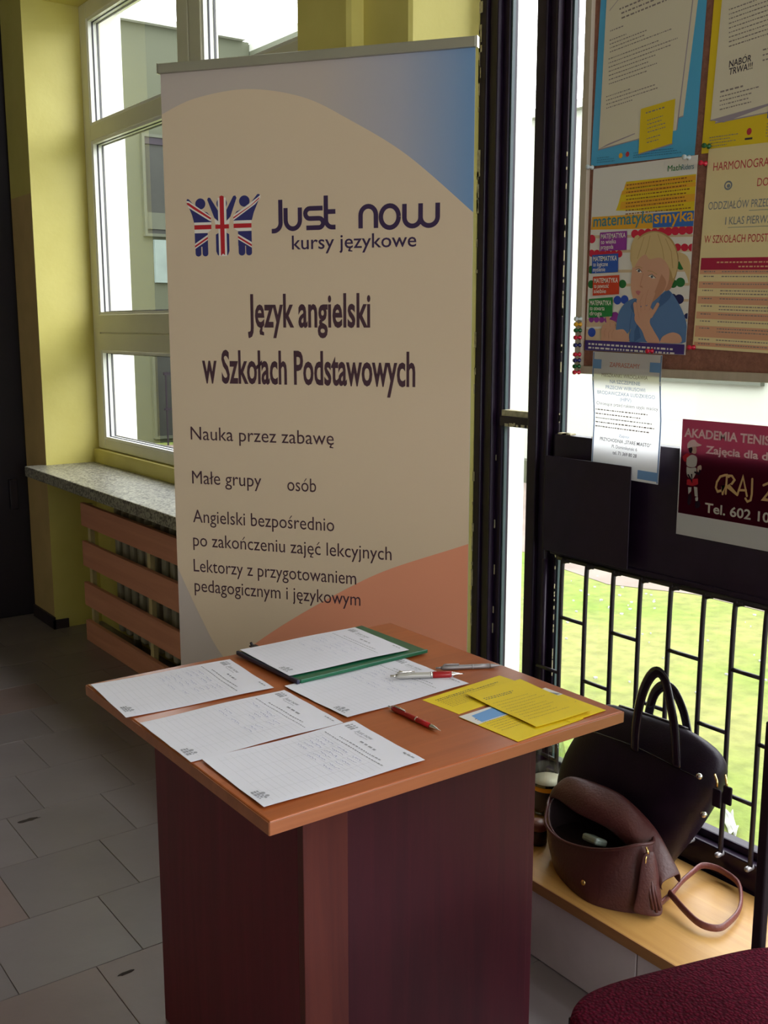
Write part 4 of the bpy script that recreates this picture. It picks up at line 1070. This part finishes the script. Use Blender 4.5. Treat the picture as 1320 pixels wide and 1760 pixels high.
A.text('TRWA!!!', .054, .1505, .0125, P_['dark'], width=.056, l=4, bold=.012, rot=R(5), shear=.1)
A.lines(.036, .118, .055, 1, .0085, .0034, SP, 4, 53, rot=R(5), fill=(.99, 1.)); A.lines(.036, .109, .10, 4, .0085, .0023, SP, 4, 54, rot=R(5), fill=(.5, 1.))
A.lines(.130, .186, .06, 3, .010, .0026, SP, 4, 55, rot=R(5))
A.poly([(.155, .055), (.22, .060), (.22, .150), (.155, .144)], P_['royal'], 5)
A.lines(.018, .030, .075, 4, .006, .0018, SP, 2, 56, rot=R(1)); A.lines(.155, .044, .10, 5, .006, .0018, SP, 2, 57)
A.ell(.115, .034, .006, .007, P_['cherry'], 2, 12); A.rect(.106, .018, .124, .022, P_['dark'], 2)
A.build('print', o)

# maths poster
o, art = board_sheet('maths_poster', 'colourful maths poster with a blond child leaning on one hand', 'poster', 1.8115, 1.391, .300, .424, P_['posterwhite'], x=1.9235, rot=-1.0)
A = art()
def mp(x, y):
    t = min(1., max(0., (y - 150) / 1295)); 
    for _ in range(3):
        xl = 148 + (118 - 148) * t; xr = 845 + (803 - 845) * t; s = (x - xl) / (xr - xl)
        yt = 205 - 100 * s; yb = 1437 + 18 * s; t = (y - yt) / (yb - yt)
    return (max(.0004, min(.2996, s * .300)), max(.0004, min(.4236, (1 - t) * .424)))
def pg(p, m, l): A.poly([mp(*q) for q in p], P_[m] if isinstance(m, str) else m, l)
def cc(x, y, r, m, l, ry=None):
    pg([(x + r * cos(2 * pi * i / 18), y + (ry or r * 1.12) * sin(2 * pi * i / 18)) for i in range(18)], m, l)
def cv(pts, n=5): return [(p.x, p.y) for p in smooth_path([(a, b, 0) for a, b in pts + pts[:1]], n)][:-1]
def tx(s, x, y, x1, cap, m, l=6, bold=.0):
    a = mp(x, y); b = mp(x1, y); A.text(s, a[0], a[1], cap, P_[m], width=b[0] - a[0], l=l, bold=bold)
# top: headline block (mascot left out)
pg([(385, 285), (838, 230), (838, 478), (318, 478), (335, 430), (350, 372), (372, 330)], 'yel', 1)
for (x0, ya, yb, mm) in ((352, 345, 372, 'amber'), (345, 420, 470, 'amber'), (372, 300, 330, 'amber')): pg([(x0, yb), (838, yb - 62), (838, ya - 62), (x0 + 8, ya)], mm, 2)
a0 = mp(390, 312)
A.lines(a0[0], a0[1], .185, 9, .0080, .0026, mat('brown_print', (.28, .10, .02), .6), 3, 61, rot=R(.5), fill=(.85, 1.))
tx('Math', 660, 215, 745, .0125, 'green', 3, 0.); tx('Riders', 748, 205, 822, .0115, 'teal', 3)
pg([(148, 525), (843, 470), (843, 585), (140, 610)], 'amber', 2); pg([(573, 494), (843, 470), (843, 574), (573, 588)], 'blue', 3)
tx('matematyka', 158, 590, 570, .026, 'teal', 4, .012); tx('smyka', 582, 560, 832, .026, 'amber', 4, .012)
# abacus
for y in (635, 735, 870, 965, 1075, 1215, 1310):
    pg([(118, y + 14), (838, y - 8), (838, y + 10), (118, y + 34)], 'rod', 1)
pg([(125, 1220), (400, 1205), (400, 1260), (125, 1275)], 'rod', 1); pg([(120, 1290), (480, 1270), (480, 1370), (120, 1370)], 'rod', 1)
for x, y, r, m in [(150, 672, 26, 'beadred')] + [(455 + 44 * i, 632 - 4 * i, 26, 'beadred') for i in range(9)] + [(150 + 40 * i, 768, 22, 'beadred') for i in range(6)] + [(735 + 45 * i, 718, 23, 'beadred') for i in range(3)] + [(760, 840, 27, 'beadgreen'), (715, 965, 26, 'beadgreen'), (760, 955, 29, 'beadgreen'), (148, 880, 24, 'beadgreen'), (152, 980, 25, 'beadgreen'), (378, 973, 26, 'beadgreen'), (345, 1085, 27, 'beadblue'), (395, 1080, 27, 'beadblue'), (755, 1070, 30, 'beadnavy'), (715, 1060, 24, 'beadnavy'), (332, 1195, 26, 'violet'), (165, 1312, 29, 'beadblue'), (808, 1185, 18, 'beadnavy')]:
    cc(x, y, r, m, 2)
for i in range(7): cc(160 + 38 * i, 1222, 19, 'violet', 2)
# child
pg(cv([(455, 650), (430, 720), (432, 820), (470, 780), (500, 690), (480, 640)]), 'hair', 3)
pg(cv([(740, 745), (800, 780), (828, 880), (820, 980), (795, 900), (745, 800)]), 'hair', 3)
pg(cv([(450, 760), (480, 660), (560, 612), (650, 625), (715, 690), (745, 800), (730, 920), (690, 1000), (660, 960), (640, 880)]), 'hair2', 4)
pg(cv([(690, 935), (712, 960), (700, 1000), (668, 1015), (655, 985)]), 'skin2', 5)
pg(cv([(452, 800), (440, 900), (438, 1000), (462, 1085), (500, 1120), (560, 1110), (630, 1050), (678, 980), (690, 880), (660, 800), (560, 760)]), 'skin', 5)
pg(cv([(640, 900), (672, 960), (640, 1040), (560, 1110), (600, 1020)]), 'skin2', 6)
pg(cv([(432, 800), (455, 700), (520, 640), (600, 618), (680, 660), (728, 740), (742, 840), (718, 930), (700, 880), (660, 810), (620, 790), (560, 800), (530, 770), (490, 800), (452, 862)]), 'hair', 7)
for pts in ([(520, 650), (500, 720), (478, 800)], [(560, 640), (545, 720), (530, 770)], [(610, 630), (640, 720), (655, 800)], [(660, 660), (700, 750), (712, 860)]):
    A.stroke([mp(*q) for q in pts], .0016, P_['hair2'], 8)
for x, y, w_ in ((490, 882, 20), (578, 920, 24)):
    pg([(x - w_, y - 4), (x, y - 14), (x + w_, y + 10), (x, y + 12)], 'white', 6); cc(x, y, 9, 'slate', 7); cc(x, y, 4, 'black', 8)
    A.stroke([mp(x - w_, y - 6), mp(x, y - 16), mp(x + w_ + 2, y + 8)], .0012, P_['dark'], 8)
A.stroke([mp(465, 858), mp(490, 852), mp(512, 862)], .0014, P_['hair2'], 8); A.stroke([mp(548, 880), mp(580, 884), mp(612, 905)], .0014, P_['hair2'], 8)
A.stroke([mp(520, 900), mp(505, 960), mp(500, 985), mp(520, 998)], .0014, P_['skin2'], 7); cc(508, 988, 9, 'skin2', 7, 6)
pg(cv([(470, 1022), (492, 1016), (515, 1034), (505, 1050), (482, 1042)]), 'photo_pink', 7)
pg(cv([(342, 1290), (352, 1190), (395, 1110), (470, 1070), (500, 1120), (480, 1200), (440, 1290), (400, 1330)]), 'denim', 6)
pg(cv([(560, 1110), (640, 1040), (690, 1010), (760, 1110), (805, 1230), (812, 1365), (600, 1372), (520, 1372), (440, 1372), (450, 1260), (490, 1130)]), 'denim', 5)
pg(cv([(470, 1080), (505, 1125), (480, 1180), (440, 1130)]), 'denim2', 7); pg(cv([(640, 1045), (690, 1012), (700, 1060), (625, 1130)]), 'denim2', 6)
A.stroke([mp(455, 1140), mp(438, 1250), mp(436, 1370)], .0016, P_['denim2'], 7)
pg([(490, 1240), (515, 1340), (470, 1372), (470, 1300)], 'denim2', 7)
pg(cv([(480, 1150), (470, 1220), (520, 1290), (560, 1372), (640, 1372), (600, 1290), (572, 1230), (590, 1150), (540, 1120)]), 'skin', 8)   # forearm and palm
pg(cv([(640, 1372), (660, 1330), (720, 1300), (770, 1320), (770, 1372)]), 'skin', 7)
def fing(pts, w0): A.stroke([mp(*q) for q in pts], w0, P_['skin'], 9, caps=True); A.stroke([(mp(*q)[0] + w0 * .5, mp(*q)[1]) for q in pts], .0008, P_['skin2'], 10)
fing([(500, 1160), (492, 1090), (512, 1040)], .0105); fing([(525, 1150), (530, 1070), (545, 1010)], .0108); fing([(555, 1150), (575, 1090), (592, 1038)], .0105); fing([(580, 1190), (602, 1150), (622, 1110)], .0095); fing([(490, 1210), (478, 1160), (470, 1110)], .0105)
pg(cv([(235, 1290), (255, 1255), (310, 1250), (335, 1290), (400, 1290), (430, 1372), (250, 1372), (240, 1330)]), 'skin', 7)
fing([(290, 1270), (282, 1210), (272, 1160)], .011); fing([(262, 1280), (246, 1310), (255, 1345)], .010); fing([(292, 1290), (276, 1320), (282, 1350)], .010); fing([(318, 1290), (305, 1318), (306, 1345)], .009); fing([(330, 1270), (318, 1240), (300, 1235)], .010)
# slogans
for (x0, y0, x1, y1, c_, second, third) in ((212, 622, 403, 748, 'violet', 'to wielka', 'przygoda'), (158, 775, 347, 900, 'royal', 'to logiczne', 'myślenie'), (168, 922, 358, 1052, 'brick', 'to pewność', 'siebie'), (142, 1075, 315, 1205, 'green', 'to otwarta', 'droga')):
    pg([(x0, y0 + 6), (x1, y0 - 10), (x1, y1 - 8), (x0, y1 + 6)], c_, 11)
    tx('MATEMATYKA', x0 + 8, y0 + 48, x1 - 10, .0108, 'white', 12, .014); tx(second, x0 + 8, y0 + 83, x0 + 116, .0096, 'white', 12, .008); tx(third, x0 + 8, y0 + 118, x0 + 98, .0096, 'white', 12, .008)
pg([(118, 1366), (800, 1382), (798, 1452), (112, 1440)], 'indigo', 11)
for q, yy in enumerate((1398, 1424)):
    a = mp(146, yy); A.lines(a[0], a[1], .262, 1, .01, .0042, P_['posterwhite'], 12, 70 + q, rot=R(-1), fill=(.99, 1.))
A.build('print', o)

# ivory schedule
o, art = board_sheet('schedule_sheet', 'ivory schedule sheet headed HARMONOGRAM with a striped wine-red table', 'poster', 1.4935, 1.401, .300, .424 * .985, P_['ivory'], x=1.924, rot=-2.2)
A = art()
_t = A.text
A.text = lambda s_, x, y, c_, m_, width=None, **k: _t(s_, x * .87, y, c_, m_, width=width * .87 if width else None, **k)
A.text('HARMONOGRAM', .018, .372, .0165, P_['cherry'], width=.170, l=1)
A.text('DO', .146, .334, .0155, P_['cherry'], width=.030, l=1)
A.text('ODDZIAŁÓW', .013, .293, .0155, P_['slate'], width=.115, l=1); A.text('PRZEDSZKOLNYCH', .135, .293, .0155, P_['slate'], width=.155, l=1); A.rect(.113, .2865, .25, .2875, P_['slate'], 1)
A.text('I', .066, .2605, .0155, P_['slate'], l=1); A.text('KLAS PIERWSZYCH', .077, .2605, .0155, P_['slate'], width=.165, l=1); A.rect(.065, .254, .213, .255, P_['slate'], 1)
A.text('W SZKOŁACH', .009, .224, .0155, P_['cherry'], width=.118, l=1); A.text('PODSTAWOWYCH', .135, .224, .0155, P_['cherry'], width=.150, l=1)
A.ell(.057, .340, .010, .0095, P_['slate'], 1, 18); A.ell(.057, .340, .0068, .006, P_['ivory'], 2, 14); A.ell(.058, .339, .0045, .004, P_['slate'], 3, 12)
A.rect(.004, .168, .296, .193, P_['wine'], 1)
A.lines(.045, .182, .2, 1, .01, .003, P_['salmon'], 2, 80); A.lines(.10, .173, .12, 1, .01, .003, P_['salmon'], 2, 81)
yv = .168
for i, (hh, s_) in enumerate(((.009, 1), (.0155, 0), (.014, 1), (.017, 0), (.016, 1), (.017, 0), (.015, 1), (.015, 0), (.024, 1), (.011, 0), (.0085, 1))):
    if s_: A.rect(.003, yv - hh, .297, yv, P_['salmon'], 1)
    A.lines(.014, yv - min(.006, hh * .55), .032, 1, .01, .0024, SP, 2, 83 + i, fill=(.8, 1.))
    A.lines(.060, yv - min(.006, hh * .55), .22, 2 if hh > .0165 else 1, .0065, .0022, SP, 2, 103 + i, fill=(.6, 1.))
    yv -= hh
A.build('print', o)

# translucent sheets that hang against the glass
def tmat(name, col, tr=.45, tcol=None):
    m = bpy.data.materials.new('thin_' + name); m.use_nodes = True; nt = m.node_tree; nt.nodes.remove(nt.nodes['Principled BSDF'])
    d = nt.nodes.new('ShaderNodeBsdfDiffuse'); d.inputs[0].default_value = (*col, 1); t = nt.nodes.new('ShaderNodeBsdfTranslucent'); t.inputs[0].default_value = (*(tcol or col), 1)
    mx = nt.nodes.new('ShaderNodeMixShader'); mx.inputs[0].default_value = tr
    nt.links.new(d.outputs[0], mx.inputs[1]); nt.links.new(t.outputs[0], mx.inputs[2]); nt.links.new(mx.outputs[0], nt.nodes['Material Output'].inputs[0]); return m
TW = tmat('white_paper', (.86, .86, .86), .5)
lb = lambda x, y: (x, y, .013 * min(1, max(0, (y - .14) / .10)) ** 1.0 + .004 * sin(x * 14) * (1 - y / .3))
o, art = board_sheet('health_leaflet', 'white clinic leaflet headed ZAPRASZAMY hanging below the noticeboard', 'leaflet', 1.782, 1.092, .21, .297, TW, x=1.9262, rot=-1.2, bend=lb, nx=8, ny=14, thick=0)
A = art(); lbl = tmat('leaflet_blue', (.20, .36, .62), .3); lbt = tmat('leaflet_pale_blue', (.24, .33, .52), .3); lor = tmat('leaflet_orange', (.62, .20, .14), .3)
for x in (0.001, .205): A.stroke([(x + .002, .002 + .293 * i / 12) for i in range(13)], .004, lbt, 1)
A.rect(.002, .257, .029, .279, lbl, 2, 2); A.rect(.176, .257, .206, .279, lbl, 2, 2); A.rect(.150, .006, .207, .027, lbl, 2, 3)
A.text('ZAPRASZAMY', .055, .263, .0105, lor, width=.092, l=2)
for s_, y, x0, wd, m_ in (('MIESZKANKI WROCŁAWIA', .239, .032, .140, SP), ('NA SZCZEPIENIE', .2245, .058, .092, lbl), ('PRZECIW WIRUSOWI', .2105, .044, .120, lbl), ('BRODAWCZAKA LUDZKIEGO', .1965, .016, .176, lbl), ('(HPV)', .184, .088, .034, lbl)):
    A.text(s_, x0, y, .0082, m_ if m_ is SP else lbt, width=wd, l=2)
A.text('Chroniące przed rakiem szyjki macicy', .012, .170, .0080, P_['dark'], width=.188, l=2)
A.lines(.008, .157, .19, 5, .0102, .0028, SP, 2, 120, fill=(.7, 1.))
A.text('Zapisy:', .086, .098, .006, lbt, width=.034, l=2)
A.text('PRZYCHODNIA „STARE MIASTO”', .026, .084, .0080, P_['dark'], width=.158, l=2, bold=.008)
A.text('Pl. Dominikański 6', .066, .070, .0078, P_['dark'], width=.078, l=2)
A.text('tel. 71 369 80 28', .070, .055, .0080, P_['dark'], width=.074, l=2, bold=.01)
A.build('print', o)

o, art = board_sheet('tennis_poster', 'dark red tennis school poster taped over the black window panel', 'poster', 1.529, .977, .372, .266, TW, x=1.944, rot=0., thick=0)
A = art(); mar = tmat('maroon', (.055, .004, .016), .5, (.22, .028, .050)); tws = tmat('lettering_white', (.86, .82, .80), .5); ttan = tmat('tan', (.58, .36, .17), .2)
A.rect(.003, .050, .372, .2655, mar, 1, 6)
A.text('AKADEMIA TENISOWA', .010, .226, .0185, tws, width=.292, l=2, bold=.028)
A.text('Zajęcia dla dzieci', .070, .194, .0160, tws, width=.212, l=2, bold=.026)
A.text('Tel. 602 10', .076, .062, .0205, tmat('lettering_grey', (.56, .50, .46), .2), width=.165, l=2, bold=.02)
gw = .0050
A.stroke([(.134, .148), (.125, .151), (.112, .146), (.104, .133), (.102, .120), (.107, .112), (.118, .116), (.122, .128), (.1205, .108)], gw, ttan, 2, True)
A.stroke([(.129, .152), (.1285, .110)], gw, ttan, 2, True); A.stroke([(.127, .150), (.142, .151), (.149, .143), (.142, .133), (.131, .129), (.158, .111)], gw, ttan, 2, True)
A.stroke([(.158, .111), (.170, .152), (.182, .112)], gw, ttan, 2, True); A.stroke([(.161, .122), (.179, .124)], gw, ttan, 2, True)
A.stroke([(.193, .150), (.194, .118), (.192, .104), (.184, .100), (.179, .106)], gw, ttan, 2, True)
A.stroke([(.221, .140), (.232, .146), (.240, .140), (.234, .126), (.222, .110), (.244, .110)], gw, ttan, 2, True)
def tp2(x, y):
    xl = 235 - (y - 135) * .0775; return ((x - xl) * .00022, (1490 + (x - 130) * .21 - y) / 1365 * .266)
def tg(p, m, l): A.poly([tp2(*q) for q in p], m, l)
grey_p = tmat('player_grey', (.46, .42, .40), .2); skn = tmat('player_skin', (.50, .36, .30), .2); blk = tmat('player_black', (.02, .01, .018), .1); redp = tmat('player_red', (.35, .02, .03), .1)
tg(cv([(300, 500), (302, 450), (340, 412), (390, 412), (425, 450), (475, 480), (430, 492), (360, 490)]), tws, 3)
tg(cv([(335, 490), (400, 490), (412, 520), (405, 565), (378, 570), (345, 545)]), skn, 2); tg(cv([(310, 485), (350, 490), (362, 520), (345, 560), (318, 540)]), blk, 2)
tg(cv([(235, 590), (290, 555), (330, 590), (300, 650), (250, 640)]), redp, 2)
tg(cv([(290, 610), (350, 580), (410, 610), (412, 680), (390, 720), (330, 720), (285, 690)]), grey_p, 3)
tg(cv([(285, 710), (330, 730), (400, 735), (395, 800), (350, 860), (300, 830), (282, 780)]), grey_p, 2); tg(cv([(420, 720), (460, 710), (468, 750), (440, 785), (415, 770)]), skn, 3)
A.stroke([tp2(300, 800), tp2(350, 890), tp2(345, 800)], .004, blk, 4); A.stroke([tp2(450, 760), tp2(435, 810), tp2(380, 780)], .004, blk, 4)
tg([(285, 860), (420, 860), (425, 925), (355, 940), (282, 920)], redp, 3)
tg([(298, 950), (340, 955), (335, 1000), (300, 1030)], grey_p, 3); tg([(370, 950), (412, 960), (415, 1070), (378, 1060)], grey_p, 3)
tg(cv([(385, 1075), (415, 1075), (412, 1115), (386, 1112)]), tws, 3); tg(cv([(300, 1040), (330, 1030), (340, 1090), (310, 1160), (285, 1130)]), blk, 3); tg(cv([(380, 1130), (430, 1120), (440, 1180), (385, 1200)]), blk, 3)
A.build('print', o)

# black sheet-metal plate in front of the leaflet's foot
mpz = MB(); mpz.box(1.9150, 1.9180, 1.645, 1.930, .874, 1.122)
mpz.box(1.9150, 1.952, 1.927, 1.930, .874, 1.10)
o = mpz.build('metal_plate', M['black'], None, bevel=.0012)
tag(o, 'black sheet-metal plate covering the corner of the window panel, leaflet tucked behind', 'plate')

# ---- push pins
def pin(y, z, m, label, x=1.9240, tilt=(0, 0)):
    t = thing('push_pin', label, 'pin', (x, y, z), 0, 'push pins on the noticeboard')
    ax = Vector((-1, tilt[0], tilt[1]))
    MB().lathe([(.0006, 0), (.0006, .005)], (x, y, z), 6, axis=ax).build('point', M['chrome'], t)
    MB().lathe([(.0054, .004), (.0056, .006), (.0028, .008), (.0026, .015), (.0050, .018), (.0054, .022), (.0044, .024)], (x, y, z), 12, axis=ax).build('head', m, t)
pr, pg_, pb, py_, pc_ = (mat('pin_' + n_, c_, .25, var=.05) for n_, c_ in (('red', (.55, .01, .04)), ('green', (.01, .10, .03)), ('navy', (.02, .02, .12)), ('yellow', (.70, .36, .02)), ('clear', (.55, .62, .64))))
pin(1.474, 1.823, pg_, 'dark green push pin at the bottom left corner of the yellow poster')
pin(1.481, 1.789, pr, 'red push pin at the top left corner of the ivory schedule')
pin(1.487, 1.403, pr, 'red push pin at the bottom left corner of the ivory schedule')
pin(1.601, 1.393, pr, 'red push pin in the indigo strip of the maths poster', x=1.9235)
pin(1.804, 1.818, pc_, 'clear push pin at the bottom left corner of the blue poster', x=1.9235)
pin(1.524, 1.806, pc_, 'clear push pin at the top right corner of the maths poster', x=1.9235)
col = [('clear', pc_, 505), ('yellow', py_, 515), ('green', pg_, 526), ('red', pr, 539), ('navy', pb, 553), ('red', pr, 570), ('navy', pb, 581), ('green', pg_, 592), ('red', pr, 603)]
where = ['topmost of the pin column on the left frame', 'second from the top of the pin column on the frame', 'upper of two green pins in the column on the frame', 'highest red pin in the column on the frame', 'between two red ones in the column on the frame', 'between two navy ones in the column on the frame', 'lower of two navy pins in the column on the frame', 'lower of two green pins in the column on the frame', 'lowest of the pin column on the left frame']
for (n_, m_, ypx), wh in zip(col, where):
    pin(1.8185, 1.462 - (ypx - 505) * .00131 + .004, m_, n_ + ' push pin, ' + wh, x=1.9165)

# ================================================================== CHAIR IN THE FOREGROUND
chd = Vector((.963, -.268))
ch_ = thing('upholstered_chair', 'crimson woven upholstered chair with a black frame in the foreground corner', 'chair', (1.140, .785, 0), math.atan2(-.268, .963))
def pad(cx, cy, hx, hy, z0, z1, e, nm, m, crown=.012, N=48, vertical=None):
    rows = []
    for (s, zz) in ((.90, z0), (.97, z0 + .006), (1.0, z0 + (z1 - z0) * .4), (.992, z1 - .012), (.965, z1 - .003), (.90, z1), (.7, z1 + crown * .5), (.45, z1 + crown * .8), (.2, z1 + crown), (.02, z1 + crown)):
        r = []
        for i in range(N):
            a = 2 * pi * i / N; c_, s_ = cos(a), sin(a)
            r.append((cx + hx * s * math.copysign(abs(c_) ** e, c_), cy + hy * s * math.copysign(abs(s_) ** e, s_), zz))
        rows.append(r)
    if vertical: rows = [[vertical(*p) for p in r] for r in rows]
    mb = MB(); mb.grid(rows, closed=True); mb.add(rows[0], [tuple(range(N))]); mb.add(rows[-1], [tuple(range(N))])
    return mb.build(nm, m, ch_, local=True, sub=1)
pad(.085, -.008, .242, .215, .405, .452, .42, 'seat', M['chair'])
pad(0, 0, .16, .215, 0, .035, .5, 'backrest', M['chair_back'], vertical=lambda x, y, z: (.305 - z, y, .855 + x))
for s in (-1, 1):
    MB().box(.255, .269, s * .225 - .011, s * .225 + .011, .0, .82).build('back_leg', M['black_metal'], ch_, bevel=.003, local=True)
    MB().box(-.115, -.10, s * .190 - .012, s * .190 + .012, 0, .405).build('front_leg', M['black_metal'], ch_, bevel=.003, local=True)
    MB().box(-.10, .300, s * .190 - .010, s * .190 + .010, .375, .40).build('seat_rail', M['black_metal'], ch_, bevel=.003, local=True)
MB().box(.257, .267, -.214, .214, .375, .395).build('cross_rail', M['black_metal'], ch_, bevel=.003, local=True)
